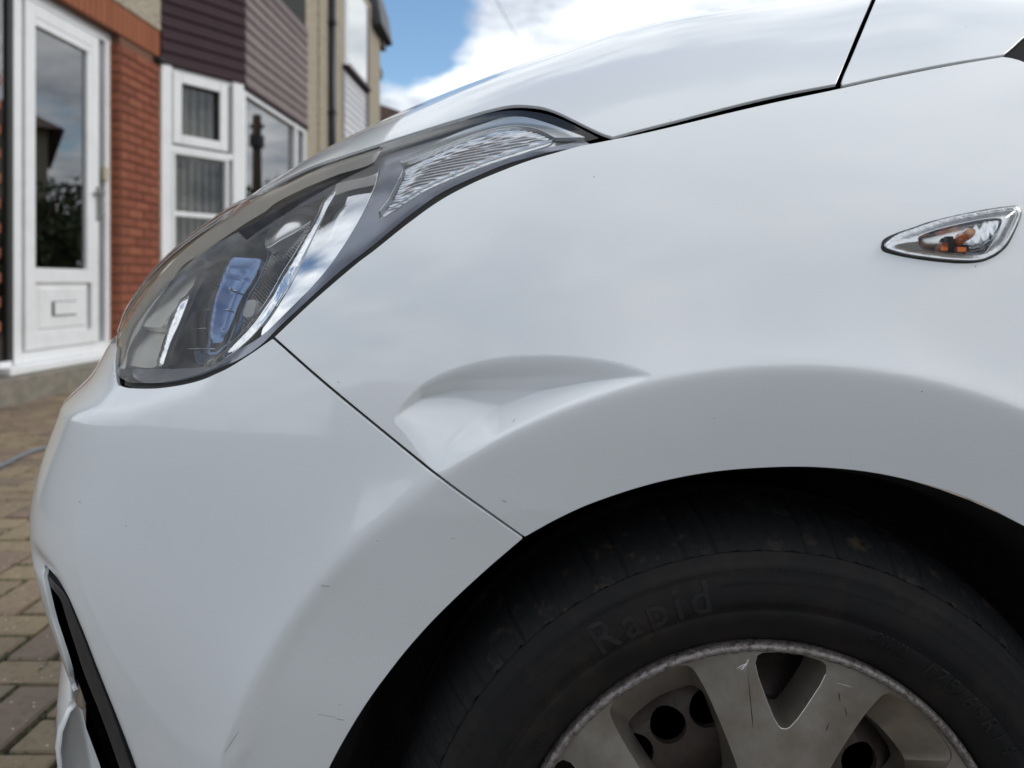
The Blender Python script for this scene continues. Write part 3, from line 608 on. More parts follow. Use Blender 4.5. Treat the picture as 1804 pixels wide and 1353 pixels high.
carpart(mesh('lower_lip', V, Fc, M['paint'], None, True))

# ---- wheel
WC = Vector((.1874, .575, .284)); WK = .575/1350
def pol(r, a, y=0): a = math.radians(a); return (WC.x+r*math.sin(a), WC.y+y, WC.z+r*math.cos(a))
def revolve(name, prof, m_, par, n=180, dis=None):
    V = []; Fc = []; k = len(prof)
    for i in range(n):
        for j, (r, y) in enumerate(prof):
            dr = dis(i*360/n, j, r) if dis else 0; V.append(pol(r+dr, i*360/n, y))
    for i in range(n):
        for j in range(k-1): a = i*k+j; b = ((i+1) % n)*k+j; Fc.append((a, b, b+1, a+1))
    return mesh(name, V, Fc, m_, par, True)
prof = [(.186, .020), (.190, .010), (.1935, .0045), (.198, .001), (.204, -.0035), (.212, -.0075), (.2195, -.0095), (.2205, -.0090), (.2215, -.0102), (.232, -.0108), (.243, -.0098), (.252, -.0072), (.2545, -.0066), (.2555, -.0052), (.2600, -.0030), (.2608, -.0016), (.2618, -.0022)]
wheel = carpart(revolve('front_wheel', [(.160, .078), (.172, .085), (.178, .10), (.178, .165)], M['steel'], None, 96))
tyre = revolve('tyre', prof, M['tyre'], wheel, 240)
def sy(r): return float(np.interp(r, [p[0] for p in prof], [p[1] for p in prof]))
# shoulder with its sipes: real grooves
SH = [(.2618, -.0022), (.2650, .0010), (.2690, .0060), (.2730, .0125), (.2770, .0200), (.2805, .0290), (.2832, .0400), (.2850, .0560), (.2858, .0750)]
V = []; Fc = []; NA = 1440
for i in range(NA):
    a = i*360/NA; blk = a % 4.0; sub_ = (a+2.0) % 4.0
    for j, (r, y) in enumerate(SH):
        lean = a+j*.10
        g1 = abs(((lean) % 5.0)-2.5); g2 = abs(((lean+2.5) % 5.0)-2.5)
        dep = 0
        if 1 <= j: dep -= .0030*(.25+.75*math.sin(int(lean/5)*7.3)**2)*max(0, 1-g1/.30)*(1 if j > 1 else .8)
        if 3 <= j: dep -= .0016*math.sin(int(lean/5)*3.7)**2*max(0, 1-g2/.26)
        if j in (0, 1, 2): dep += .0006*math.sin(math.radians(a)*97)*math.sin(math.radians(a)*31)+.0005*random.uniform(-1, 1)
        V.append(pol(r+dep, a, y))
for i in range(NA):
    for j in range(len(SH)-1): a = i*len(SH)+j; b = ((i+1) % NA)*len(SH)+j; Fc.append((a, b, b+1, a+1))
mesh('tyre_shoulder', V, Fc, M['tread'], wheel, True)
revolve('tread', [(.2858, .0750), (.281, .077), (.281, .083), (.287, .085), (.287, .112), (.281, .114), (.281, .120), (.285, .125), (.279, .165), (.262, .182), (.19, .175)], M['tread'], wheel, 120)
# moulded hatching of the sidewall band
mb = MB(); b0 = 0
for i in range(900):
    a = i*.4
    if (a % 120) > 88 and False: continue
    for r0, r1 in ((.2225, .2262), (.2395, .2505)) if not (326 < a < 352) else ((.2225, .2240), (.2475, .2505)):
        v = [pol(r0, a-.06, sy(r0)-.00002), pol(r1, a-.06, sy(r1)-.00002), pol(r1, a+.06, sy(r1)-.00002), pol(r0, a+.06, sy(r0)-.00002), pol(r0, a, sy(r0)-.00045), pol(r1, a, sy(r1)-.00045)]
        b = len(mb.v); mb.v += v; mb.f += [(b, b+1, b+5, b+4), (b+4, b+5, b+2, b+3)]
ht = mesh('sidewall_ribs', mb.v, mb.f, M['tyre'], wheel); ht['kind'] = 'stuff'
def moulded(text, a0, rbase, height, hgt=.0007, space=1.0, bold=0.0):
    cu = bpy.data.curves.new('t', 'FONT'); cu.body = text; cu.size = height*1.38; cu.extrude = .5; cu.space_character = space; cu.offset = bold; cu.resolution_u = 3
    o = bpy.data.objects.new('t', cu); COL.objects.link(o); me = bpy.data.meshes.new_from_object(o.evaluated_get(bpy.context.evaluated_depsgraph_get()))
    bpy.data.objects.remove(o)
    bm = bmesh.new(); bm.from_mesh(me); bmesh.ops.subdivide_edges(bm, edges=[e for e in bm.edges if (e.verts[0].co-e.verts[1].co).length > .004], cuts=2)
    for v in bm.verts:
        r = rbase+v.co.y; a = a0+math.degrees(v.co.x/(rbase+height*.4)); up_ = v.co.z > 0
        v.co = Vector(pol(r, a, sy(r)-(hgt if up_ else -.0004)))
    bm.to_mesh(me); bm.free(); me.materials.clear(); me.materials.append(M['tyreletter'])
    o = bpy.data.objects.new('lettering', me); link(o, wheel); return o
M['tyreletter'] = mat('tyre_lettering', (.0085, .0082, .0082), .62, spec=.35, noise=(40, (.028, .022, .018), .45, .75))
moulded('Rapid', -33.2, .2235, .024, .0006, 1.3, .0004)
moulded('175/65R14', 33.2, .2085, .0125, .0007, 1.25)
moulded('RADIAL', 22.2, .2155, .0052, .0006, 1.1)
moulded('TUBELESS', 20.8, .2085, .0052, .0006, 1.1)
moulded('1026', -57.5, .2035, .0060, .0006, 1.3)
# wheel trim: one disc with its windows, walls running in to the steel wheel
def wp(r, a): a = math.radians(a); return (r*WK*math.sin(a), r*WK*math.cos(a))
def dense(l, s=.004):
    o = []
    for i in range(len(l)):
        a = np.array(l[i]); b = np.array(l[(i+1) % len(l)]); n = max(1, int(np.hypot(*(b-a))/s))
        for k in range(n): o.append(a+(b-a)*k/n)
    return np.array(o)
def rsm(l):      # round the corners
    p = np.array(l, float)
    for _ in range(2):
        q = np.roll(p, -1, 0); p = np.stack([p*.8+q*.2, p*.2+q*.8], 1).reshape(-1, 2)
    return p
outer = np.array([wp(434, a) for a in np.arange(0, 360, 2)]); holes = []; kinds = []
for k in range(5):
    c = 7.8+72*k; holes.append(rsm([wp(437-9, c-10.3), wp(430, c), wp(428, c+10.3), wp(298, c+2.5), wp(298, c-2.5)])); kinds.append('v')
    c = 7.8+36+72*k
    holes.append(dense(rsm([wp(425, c-11.4), wp(428, c-5), wp(429, c), wp(428, c+5), wp(425, c+11.4), wp(375, c+13.4), wp(305, c+15.4), wp(233, c+17.8), wp(165, c+16), wp(150, c), wp(165, c-16), wp(233, c-17.8), wp(305, c-15.4), wp(375, c-13.4)]), .006)); kinds.append('b')
holes = [dense(h, .006)[::-1] if area(dense(h, .006)) < 0 else dense(h, .006) for h in holes]
vo, fo, orig = cdt([outer]+holes, .008)
def fy(x, z):
    r = np.hypot(x, z); a = np.degrees(np.arctan2(x, z)); q = ((a-7.8+36) % 72)-36          # spokes fold along their middle
    return .003-.010*sstep(r, .19, .06)+.0045*sstep(r, .17, .188)*0+.0030*np.abs(np.abs(q)-14)/10*sstep(r, .05, .12)
Y = fy(vo[:, 0], vo[:, 1]); V = [(WC.x+x, WC.y+y, WC.z+z) for (x, z), y in zip(vo, Y)]; Fc = fo.tolist(); NV = len(V)
inv = {}
for j, os_ in enumerate(orig):
    for o in os_: inv[o] = j
k = len(outer); rows = []
rim_i = [inv[i] for i in range(k)]
for h, kd in zip(holes, kinds):
    idx = [inv[k+i] for i in range(len(h))]; k += len(h); prev = idx; cen = h.mean(0)
    steps = ((.0015, .992, .0), (.024, 'in', 1.), (.045, 'in', 1.15)) if kd == 'b' else ((.0012, .99, 0), (.020, .86, 0), (.03, .8, 0))
    for dy, sc_, w_ in steps:
        cur = []
        for i, (x, z) in zip(idx, h):
            r = math.hypot(x, z)
            if sc_ == 'in':
                t = max(0, (r/WK-340)/88)*w_; rr = r-.030*t; nx, nz = x*rr/r, z*rr/r; nx = cen[0]+(nx-cen[0])*.93; nz = cen[1]+(nz-cen[1])*.97
            else: nx, nz = cen[0]+(x-cen[0])*sc_, cen[1]+(z-cen[1])*sc_
            cur.append(len(V)); V.append((WC.x+nx, WC.y+fy(x, z)+dy, WC.z+nz))
        for i in range(len(idx)): j = (i+1) % len(idx); Fc.append((prev[i], prev[j], cur[j], cur[i]))
        prev = cur
M['bright_edge'] = mat('highlight_silver', (.62, .60, .56), .3, .8)
M['trimsilver'] = mat('wheel_trim_silver', (.42, .385, .335), .30, .8, noise=(16, (.26, .21, .165), .42, .72))
tm = mesh('wheel_trim', V, Fc, M['trimsilver'], wheel, False)
bm = bmesh.new(); bm.from_mesh(tm.data); bmesh.ops.recalc_face_normals(bm, faces=bm.faces)
for f in bm.faces: f.smooth = True
for e in bm.edges:
    if len(e.link_faces) == 2 and e.calc_face_angle(0) > .5: e.smooth = False
bm.to_mesh(tm.data); bm.free()
for h, kd in zip(holes, kinds):       # highlight along the V shaped windows' polished edges, put in as paler tubes
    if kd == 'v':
        pts = [(WC.x+x, WC.y+float(fy(np.array(x), np.array(z)))+.0004, WC.z+z) for x, z in sorted([q for q in h if math.hypot(*q) < .178], key=lambda q: -math.atan2(q[0]*h.mean(0)[1]-q[1]*h.mean(0)[0]+0., math.hypot(*q)-.06))]; MB().tube(pts, .0005, 6, False).build('edge_highlight', M['bright_edge'], wheel, True)
# scuffed outer lip of the trim
M['scuff'] = mat('scuffed_lip', (.27, .24, .225), .45, .6, noise=(210, (.09, .07, .06), .44, .66), bump=(300, .8, .0012))
lipd = lambda a, j, r: (rng.normal()*.00035 if j in (1, 2, 3) else 0)
revolve('trim_lip', [(.1838, .0030), (.1845, .0012), (.1862, .0002), (.1885, .0008), (.1902, .0030), (.1908, .006), (.1905, .012)], M['scuff'], wheel, 720, lipd)
# kerb scratches on the spokes
mb = MB()
def scratch(r0, a0, r1, a1, w=.0005):
    p0 = wp(r0, a0); p1 = wp(r1, a1); n = 5; pts = []
    for i in range(n+1):
        t = i/n; x = p0[0]+(p1[0]-p0[0])*t; z = p0[1]+(p1[1]-p0[1])*t+math.sin(t*math.pi)*.0006; pts.append((WC.x+x, WC.y+float(fy(np.array(x), np.array(z)))-.00003, WC.z+z))
    mb.tube(pts, [w*.15]+[w*random.uniform(.5, 1) for _ in range(n-1)]+[w*.15], 5)
for k_ in range(6): a = -6.5+k_*.25; scratch(404-k_*1.5+random.uniform(-3, 3), a+random.uniform(0, 1.2), 408+k_*2.2, -2.6-random.uniform(0, .5), .0003)
scratch(398, 19.5, 402, 24, .00015)
mb.build('kerb_scratches', mat('bare_scratch', (.7, .66, .66), .5, .3), wheel)['kind'] = 'stuff'
mb = MB()
for (r0, a0, r1, a1) in ((390, -3.2, 300, -3.0), (360, 13.5, 345, 13), (385, 21, 372, 22), (365, 24, 352, 25.5), (330, 21, 316, 21)): scratch(r0, a0, r1, a1, .00045)
mb.build('grime_marks', M['gasket'], wheel)['kind'] = 'stuff'
# steel wheel disc with vent holes
O_ = np.array([(.166*math.sin(t), .166*math.cos(t)) for t in np.linspace(0, 2*math.pi, 120, endpoint=False)])
hs = []
for k in range(22):
    a = math.radians(-30.5+k*360/22); c = (.12*math.sin(a), .12*math.cos(a)); hs.append(np.array([(c[0]+.0148*math.sin(t), c[1]+.0148*math.cos(t)) for t in np.linspace(0, 2*math.pi, 20, endpoint=False)]))
vo, fo, orig = cdt([O_]+hs, .010)
rr = np.hypot(vo[:, 0], vo[:, 1]); Y = .045+.03*sstep(rr, .125, .165)-.0*rr+.010*sstep(rr, .10, .06)
V = [(WC.x+x, WC.y+y, WC.z+z) for (x, z), y in zip(vo, Y)]; Fc = fo.tolist(); inv = {}
for j, os_ in enumerate(orig):
    for o in os_: inv[o] = j
k = 120
for h in hs:
    idx = [inv[k+i] for i in range(20)]; k += 20; c = len(V)
    for i in idx: V.append((V[i][0], V[i][1]+.006, V[i][2]))
    for i in range(20): Fc.append((idx[i], idx[(i+1) % 20], c+(i+1) % 20, c+i))
sw = mesh('steel_wheel_disc', V, Fc, M['steel'], wheel, False)
revolve('brake_drum', [(.0, .15), (.17, .15), (.175, .16), (.175, .2)], M['void'], wheel, 48)
# arch liner
V = []; Fc = []; n = 60; pr = [(.3585, .575), (.350, .60), (.345, .66), (.340, .80), (.30, .86), (.02, .86)]
for i in range(n+1):
    ad = -110+220*i/n; a = math.radians(ad); c_ = circ(max(-96, min(60, ad)), 0, 1, 897)[0]; ys = castP([c_], 0.)[0][1]+.004
    for k_, (r, y) in enumerate(pr): V.append((ARX+r*math.sin(a), ys if k_ == 0 else (ys+.03 if k_ == 1 else max(y, ys+.05)), ARZ+r*math.cos(a)))
for i in range(n):
    for j in range(len(pr)-1): a = i*len(pr)+j; Fc.append((a, a+1, a+len(pr)+1, a+len(pr)))
carpart(mesh('arch_liner', V, Fc, M['liner'], None, True))
# ------------------------------------------------------------------ the setting: driveway
M['ground'] = mat('joint_sand', (.028, .025, .018), .95, noise=(30, (.022, .030, .012), .45, .7), bump=(150, .6, .004))
M['paver'] = mat('block_paver', (.2, .16, .12), .88, rnd=[(.20, .15, .10), (.27, .21, .125), (.175, .135, .10), (.215, .15, .11), (.285, .225, .13)], noise=(60, (.12, .10, .078), .5, .75), bump=(190, .7, .003))
def speck(m):      # pale grit on the block faces
    t = m.node_tree; n = t.nodes; l = t.links; b = n['Principled BSDF']; src = b.inputs['Base Color'].links[0].from_socket
    tcn = n.new('ShaderNodeTexCoord'); v = n.new('ShaderNodeTexVoronoi'); v.inputs['Scale'].default_value = 75; l.new(tcn.outputs['Object'], v.inputs['Vector'])
    c = n.new('ShaderNodeMath'); c.operation = 'LESS_THAN'; c.inputs[1].default_value = .16; l.new(v.outputs['Distance'], c.inputs[0])
    sc = n.new('ShaderNodeSeparateColor'); l.new(v.outputs['Color'], sc.inputs[0]); g = n.new('ShaderNodeMath'); g.operation = 'GREATER_THAN'; g.inputs[1].default_value = .8; l.new(sc.outputs[0], g.inputs[0])
    q = n.new('ShaderNodeMath'); q.operation = 'MULTIPLY'; l.new(c.outputs[0], q.inputs[0]); l.new(g.outputs[0], q.inputs[1])
    mi = n.new('ShaderNodeMix'); mi.data_type = 'RGBA'; l.new(q.outputs[0], mi.inputs['Factor']); l.new(src, mi.inputs['A']); mi.inputs['B'].default_value = (.62, .55, .43, 1); l.new(mi.outputs['Result'], b.inputs['Base Color'])
speck(M['paver'])
ground = struct(mesh('ground', [(-400, -400, 0), (400, -400, 0), (400, 400, 0), (-400, 400, 0)], [(0, 1, 2, 3)], M['ground']))
drive = struct(bpy.data.objects.new('driveway', None)); link(drive)
def pmesh(w, d, k):
    mb = MB(); mb.box(-w/2+.0062, w/2-.0062, -d/2+.0062, d/2-.0062, -.04, .012, .004); v = mb.v
    r = random.Random(k); v = [(x+r.uniform(-1, 1)*.002, y+r.uniform(-1, 1)*.002, z+(r.uniform(-1, 1)*.0012 if z > 0 else 0)) for x, y, z in v]
    me = bpy.data.meshes.new('paver'); me.from_pydata(v, [], mb.f); me.materials.append(M['paver']); return me
PM = [pmesh(.2, .1, k) for k in range(5)]
blocks = []
for n_ in range(-60, 140):
    for m__ in range(-40, 40):
        for hz in (1, 0):
            x = (n_+4*m__)*.1+(.1 if hz else .35); y = n_*.1+(.05 if hz else .1)
            if -3.35 < x < 4.5 and .52 < y < 11.5: blocks.append((x, y, hz))
vis = []
for (x, y, hz) in blocks:
    if y > .9:
        px = CX+FP*x/y; py = CY+FP*ZC/y
        if -60 < px < 215 and 690 < py < 1450: vis.append(((-py), x, y, hz))
vis.sort(); chosen = set((x, y, hz) for _, x, y, hz in vis[:290])
rest = MB()
for (x, y, hz) in blocks:
    z = random.uniform(-.0018, .0018); me = random.choice(PM)
    if (x, y, hz) in chosen:
        share('paver', me, drive, (x, y, z), (random.uniform(-.008, .008), random.uniform(-.008, .008), (0 if hz else math.pi/2)+random.uniform(-.012, .012)))
    elif x < 1.5 or (y < 6 and x < 2.5):
        w, d = (.0955, .0455) if hz else (.0455, .0955); z0 = z+.012; b = len(rest.v)
        rest.v += [(x-w, y-d, z0), (x+w, y-d, z0), (x+w, y+d, z0), (x-w, y+d, z0), (x-w, y-d, -.02), (x+w, y-d, -.02), (x+w, y+d, -.02), (x-w, y+d, -.02)]
        rest.f += [(b, b+1, b+2, b+3), (b, b+4, b+5, b+1), (b+1, b+5, b+6, b+2), (b+2, b+6, b+7, b+3), (b+3, b+7, b+4, b)]
M['paver2'] = mat('block_paver_far', (.175, .14, .108), .88, noise=(8, (.21, .17, .12), .35, .65), bump=(190, .7, .003)); speck(M['paver2'])
ro = rest.build('paver', M['paver2'], drive); ro['kind'] = 'stuff'
M['asphalt'] = mat('asphalt', (.10, .10, .098), .9, noise=(60, (.14, .138, .132), .5, .75), bump=(240, .6, .004))
struct(MB().box(-60, 60, -9, .36, -.05, .016).build('added_road', M['asphalt']))  # unseen dark road, added so the dent and lower wing mirror darker ground
M['kerb'] = mat('kerb_concrete', (.24, .235, .22), .9, noise=(20, (.17, .16, .14), .4, .7))
for k in range(-6, 6): struct(MB().box(k*.915+.004, (k+1)*.915-.004, .362, .46, -.05, .020, .005).build('kerb_stone', M['kerb'], drive))
# moss and grit in the joints
mb = MB(); rr_ = random.Random(3)
for _ in range(2600):
    y = rr_.uniform(1.1, 4.6); x = -.67*y+rr_.uniform(-.1, .16)*y; s_ = rr_.uniform(.0015, .004); b = len(mb.v); z = .004+rr_.uniform(0, .008)
    if rr_.random() < .5: x = round(x*10)/10+rr_.uniform(-.006, .006)
    else: y = round(y*10)/10+rr_.uniform(-.006, .006)
    mb.v += [(x-s_, y-s_, z), (x+s_, y-s_, z), (x, y+s_, z), (x, y, z+s_*1.3)]; mb.f += [(b, b+1, b+3), (b+1, b+2, b+3), (b+2, b, b+3)]
mo = mb.build('moss', mat('moss', (.07, .085, .03), .95)); mo['kind'] = 'stuff'; tag(mo, 'dark green moss tufts growing in the joints of the block paving', 'moss')
hose = MB(); hp = []
for px, py in [(-40, 838), (-10, 826), (12, 816), (35, 804), (60, 794), (85, 788), (120, 783), (170, 776)]:
    Yd = FP*(ZC-.02)/(py-CY); hp.append(((px-CX)/FP*Yd, Yd, .021))
hose.tube(hp, .0085, 10); ho = hose.build('hose', mat('hose_grey', (.16, .18, .21), .5), None, True)
tag(ho, 'grey blue garden hose lying across the block paving in front of the house step', 'hose')

# ------------------------------------------------------------------ the house: x along its wall, y into the house (street side is -y)
WD = Vector((.0355, 1, 0)).normalized(); WO = Vector((-3.27, 0, 0)); ANG = math.atan2(WD.y, WD.x)
house = thing('brick_house', 'red brick and pebbledash house with white door, plum cladding and a splayed bay window', 'house', tuple(WO), ANG)
def hu(px, v=0.):            # distance along the wall of a photo column, on the plane v in front of it
    k = (px-CX)/FP; n = Vector((WD.y, -WD.x, 0)); o = WO+n*v
    # o + u*WD = Y*(k,1)
    return (k*o.y-o.x)/(WD.x-k*WD.y)
def hz(px, py, v=0.):
    u = hu(px, v); p = WO+Vector((WD.y, -WD.x, 0))*v+WD*u; return ZC+(CY-py)/FP*p.y
M['brick'] = mat('red_brick', (.30, .09, .045), .85, rnd=[(.23, .066, .034), (.27, .082, .042), (.20, .056, .030), (.25, .075, .038), (.28, .092, .046)], noise=(12, (.22, .09, .06), .55, .8), bump=(90, .5, .003))
M['mortar'] = mat('mortar', (.17, .085, .055), .95, bump=(120, .5, .003))
M['soldier'] = mat('lintel_brick', (.34, .11, .05), .85, rnd=[(.27, .09, .04), (.30, .10, .045), (.25, .082, .038)], bump=(90, .4, .003))
def pebble():
    m = mat('pebbledash', (.42, .37, .28), .95, noise=(7, (.33, .29, .22), .4, .7)); t = m.node_tree; n = t.nodes; l = t.links; b = n['Principled BSDF']
    tcn = n.new('ShaderNodeTexCoord'); v = n.new('ShaderNodeTexVoronoi'); v.inputs['Scale'].default_value = 62; l.new(tcn.outputs['Object'], v.inputs['Vector'])
    r = n.new('ShaderNodeValToRGB'); r.color_ramp.elements[0].color = (.60, .54, .42, 1); r.color_ramp.elements[1].color = (.24, .20, .145, 1); r.color_ramp.elements[0].position = .2; r.color_ramp.elements[1].position = .75
    l.new(v.outputs['Distance'], r.inputs[0]); l.new(r.outputs[0], b.inputs['Base Color'])
    bp = n.new('ShaderNodeBump'); bp.inputs['Strength'].default_value = .9; bp.inputs['Distance'].default_value = .008; bp.invert = True; l.new(v.outputs['Distance'], bp.inputs['Height']); l.new(bp.outputs[0], b.inputs['Normal'])
    return m
M['pebble'] = pebble()
M['upvc'] = mat('white_upvc', (.80, .81, .82), .35, noise=(6, (.70, .71, .71), .45, .8))
M['bead'] = mat('glazing_gasket', (.03, .03, .03), .6)
M['clearpane'] = glass('clear_pane', (.9, .92, .92), .01, 1.45)
M['wglass'] = glass('window_glass', (.62, .65, .65), .008, 3.2)
M['baypane'] = glass('bay_pane', (.45, .47, .47), .008, 5.)
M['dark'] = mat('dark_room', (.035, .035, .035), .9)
M['blind'] = mat('blind_slat', (.86, .86, .85), .7)
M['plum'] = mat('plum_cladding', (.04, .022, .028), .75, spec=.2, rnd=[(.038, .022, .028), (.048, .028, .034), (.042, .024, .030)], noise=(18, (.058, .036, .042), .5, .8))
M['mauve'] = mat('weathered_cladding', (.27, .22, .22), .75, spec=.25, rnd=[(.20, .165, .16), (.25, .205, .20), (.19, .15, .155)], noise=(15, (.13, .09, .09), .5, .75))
M['step'] = mat('step_concrete', (.24, .215, .18), .95, noise=(14, (.15, .14, .11), .4, .7), bump=(80, .5, .004))
M['downpipe'] = mat('black_pipe', (.012, .013, .018), .4)
M['grey'] = mat('grey_metal', (.35, .35, .34), .3, .8)
M['brass'] = mat('worn_beige', (.5, .45, .33), .5, .2)
def hbox(name, m_, u0, u1, v0, v1, z0, z1, c=0., par=None):     # v measured towards the street
    return MB().box(u0, u1, -v1, -v0, z0, z1, c).build(name, m_, par or house)
uB = hu(2, 0); uD0 = hu(29, -.06); uD1 = hu(199, -.06); uP0 = hu(214, 0); uP1 = hu(281, 0)
zL = hz(213, 62); zLt = zL+.235; zS = hz(100, 634, -.02)
# walls
hbox('wall', M['pebble'], 2.4, 4.2, -.25, .0, 0, zLt)
hbox('wall', M['pebble'], 2.4, uP1+.2, -.25, .012, zLt, 5.3)
hbox('wall', M['mortar'], uP0, uP1+.25, -.25, -.012, 0, zLt)
hbox('wall', M['mortar'], uB-.5, uP0, -.25, -.012, zL, zLt)
hbox('wall', M['pebble'], uP1, 9.5, -.25, .0, 0, 5.3)
hbox('roof', mat('roof_tile_brown', (.12, .08, .06), .8, noise=(20, (.08, .06, .05), .4, .7)), 2.2, 9.6, -3., .35, 5.32, 5.42)
hbox('gutter', M['downpipe'], 2.2, 9.6, .36, .48, 5.22, 5.32)
# individual bricks
BW, BH, J = .215, .065, .010
def brick_meshes(l):
    out = []
    for k in range(3):
        r = random.Random(k+int(l*1000)); mb = MB().box(-l/2, l/2, -.05, .05, -BH/2, BH/2, .004)
        v = [(x+r.uniform(-.0015, .0015), y+r.uniform(-.002, .002), z+r.uniform(-.0015, .0015)) for x, y, z in mb.v]
        me = bpy.data.meshes.new('brick'); me.from_pydata(v, [], mb.f); me.materials.append(M['brick']); out.append(me)
    return out
def course(u0, u1, v, z, odd, rz=0, nameless=None):
    u = u0-(.1125 if odd else 0)
    while u < u1-.02:
        a = max(u, u0); b = min(u+BW, u1)
        if b-a > .04:
            key = round(b-a, 3)
            if key not in BM_: BM_[key] = brick_meshes(key)
            share('brick', random.choice(BM_[key]), house, ((a+b)/2, -v+.05, z+BH/2), (0, 0, 0))
        u += BW+J
BM_ = {}
nz = int(zL/(BH+J))+1
for k in range(nz):
    z = k*(BH+J)
    if z+BH > zL: break
    course(uP0, uP1+.005, 0.0+random.uniform(-.002, .002), z, k % 2)
    # bricks of the reveal, seen beyond the door
    key = .10
    if key not in BM_: BM_[key] = brick_meshes(key)
    # left pier, end bricks beside the side light
    if z > .3 and z < 2.1: course(uB-.35, uB, 0., z, k % 2)
hbox('reveal', M['mortar'], uP0-.012, uP0-.002, -.14, -.004, 0, zL)
for k in range(nz):
    z = k*(BH+J)
    if z+BH > zL: break
    share('brick', random.choice(BM_[.10]), house, (uP0-.016+.05-.045, .062, z+BH/2), (0, 0, math.pi/2), (1, .35, 1))
hbox('wall', M['mortar'], uB-.5, uB-.008, -.25, -.012, 0, zL)
# soldier course
SM = bpy.data.meshes.new('brick'); mb = MB().box(-.0325, .0325, -.05, .05, 0, .225, .003); SM.from_pydata(mb.v, [], mb.f); SM.materials.append(M['soldier'])
u = uB-.3
while u < uP1: share('lintel_brick', SM, house, (u+.0325, .05-.004, zL+.003), (0, random.uniform(-.004, .004), 0)); u += .072
# door set back in the opening
dv = -.075
def frame(name, u0, u1, z0, z1, w, v0, v1, m_, par, bars=(), wl=None, wb=None, wt=None):
    mb = MB(); wl = wl or w; wb = wb or w; wt = wt or w
    mb.box(u0, u0+wl, -v1, -v0, z0, z1, .004); mb.box(u1-w, u1, -v1, -v0, z0, z1, .004)
    mb.box(u0+wl, u1-w, -v1, -v0, z1-wt, z1, .004); mb.box(u0+wl, u1-w, -v1, -v0, z0, z0+wb, .004)
    for z, h in bars: mb.box(u0+wl, u1-w, -v1, -v0, z-h/2, z+h/2, .004)
    return mb.build(name, m_, par)
zDt = zL-.002; zDb = zS+.03
df = frame('door_frame', uD0, uD1, zDb-.03, zDt, .075, dv-.06, dv, M['upvc'], house)
uM = hu(38, dv); uL0 = hu(40, dv); uL1 = hu(172, dv); ug0 = hu(60, dv); ug1 = hu(152, dv)
zg0 = hz(100, 473, dv); zg1 = hz(60, 44, dv); zp1 = hz(68, 498, dv); zp0 = hz(68, 590, dv)
door = frame('door', uL0+.012, uL1, zDb+.05, zDt-.085, .09, dv-.05, dv+.012, M['upvc'], house, bars=(), wl=ug0-uL0-.012, wb=.09)
def dpart(name, m_, u0, u1, v0, v1, z0, z1, c=.003): return hbox(name, m_, u0, u1, v0, v1, z0, z1, c, door)
zg1 = min(zg1, zDt-.085-.10)
dpart('rail', M['upvc'], ug0+.001, uL1-.091, dv-.045, dv+.011, zg1, zDt-.176)
dpart('rail', M['upvc'], ug0+.001, uL1-.091, dv-.045, dv+.011, zp1, zg0)
dpart('stile', M['upvc'], ug1, uL1-.0905, dv-.045, dv+.0105, zg0+.001, zg1-.001)
dpart('rail', M['upvc'], ug0+.001, uL1-.091, dv-.045, dv+.011, zDb+.141, zp0)
dpart('panel', M['upvc'], ug0+.015, ug1+.02, dv-.04, dv-.006, zp0+.001, zp1-.001, .001)
dpart('panel', M['upvc'], ug0+.045, ug1-.015, dv-.03, dv+.004, zp0+.035, zp1-.035, .008)
zlb = hz(92, 544, dv); dpart('letterbox', M['bead'], hu(90, dv), hu(133, dv), dv-.01, dv+.009, zlb-.052, zlb+.052)
dpart('letterbox', M['upvc'], hu(93, dv), hu(133, dv)-.004, dv-.01, dv+.020, zlb-.044, zlb+.046)
dpart('gasket', M['bead'], ug0, ug1+.004, dv-.03, dv-.022, zg0-.004, zg1+.004, 0)
dpart('glass', M['wglass'], ug0+.01, ug1-.01, dv-.02, dv-.012, zg0+.008, zg1-.008, 0)
zh = hz(176, 342, dv)
dpart('handle', M['grey'], hu(166, dv), hu(171, dv), dv+.012, dv+.030, zh-.20, zh+.05)
dpart('handle', M['grey'], hu(166, dv)-.05, hu(171, dv)+.03, dv+.03, dv+.050, zh-.012, zh+.016, .006)
hbox('key_safe', M['brass'], hu(178, dv), hu(185, dv), dv+.001, dv+.03, hz(181, 318, dv), hz(181, 294, dv), .004)
mk = MB(); mk.tube([(hu(171, dv), -dv-.04, zh-.02), (hu(171, dv), -dv-.045, zh-.08), (hu(170, dv), -dv-.04, zh-.16)], .008, 6).build('key_ring', M['grey'], house)
hbox('threshold', M['upvc'], hu(10, dv+.05), uD1+.03, dv-.02, dv+.085, zDb-.085, zDb-.031, .008)
hbox('doorstep', M['step'], uB-.3, uD1+.1, -.1, .09, 0, zDb-.088, .006)
# side light
sl0 = hu(2, dv)+.0
hbox('side_light', M['wglass'], uB-.9, uD0-.04, dv-.03, dv-.022, zDb-.02, zL)
hbox('gasket', M['bead'], uD0-.05, uD0-.003, dv-.06, dv-.005, zDb-.02, zL)
hbox('door_frame', M['upvc'], uB-.9, uD0-.02, dv-.05, dv, zDb-.035, zDb+.0)
# what stands inside the hall
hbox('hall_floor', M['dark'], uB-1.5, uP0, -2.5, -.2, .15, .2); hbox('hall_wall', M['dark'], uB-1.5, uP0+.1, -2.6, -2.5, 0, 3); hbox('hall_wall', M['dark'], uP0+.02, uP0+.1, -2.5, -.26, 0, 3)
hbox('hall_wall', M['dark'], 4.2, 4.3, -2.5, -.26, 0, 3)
cu_ = hbox('curtain', mat('brown_curtain', (.12, .085, .07), .8), ug0+.62, ug1+.1, -.5, -.42, .3, 2.6, .02)
hbox('inner_post', M['upvc'], ug0+.50, ug0+.60, -.45, -.35, .2, 2.5, .01)
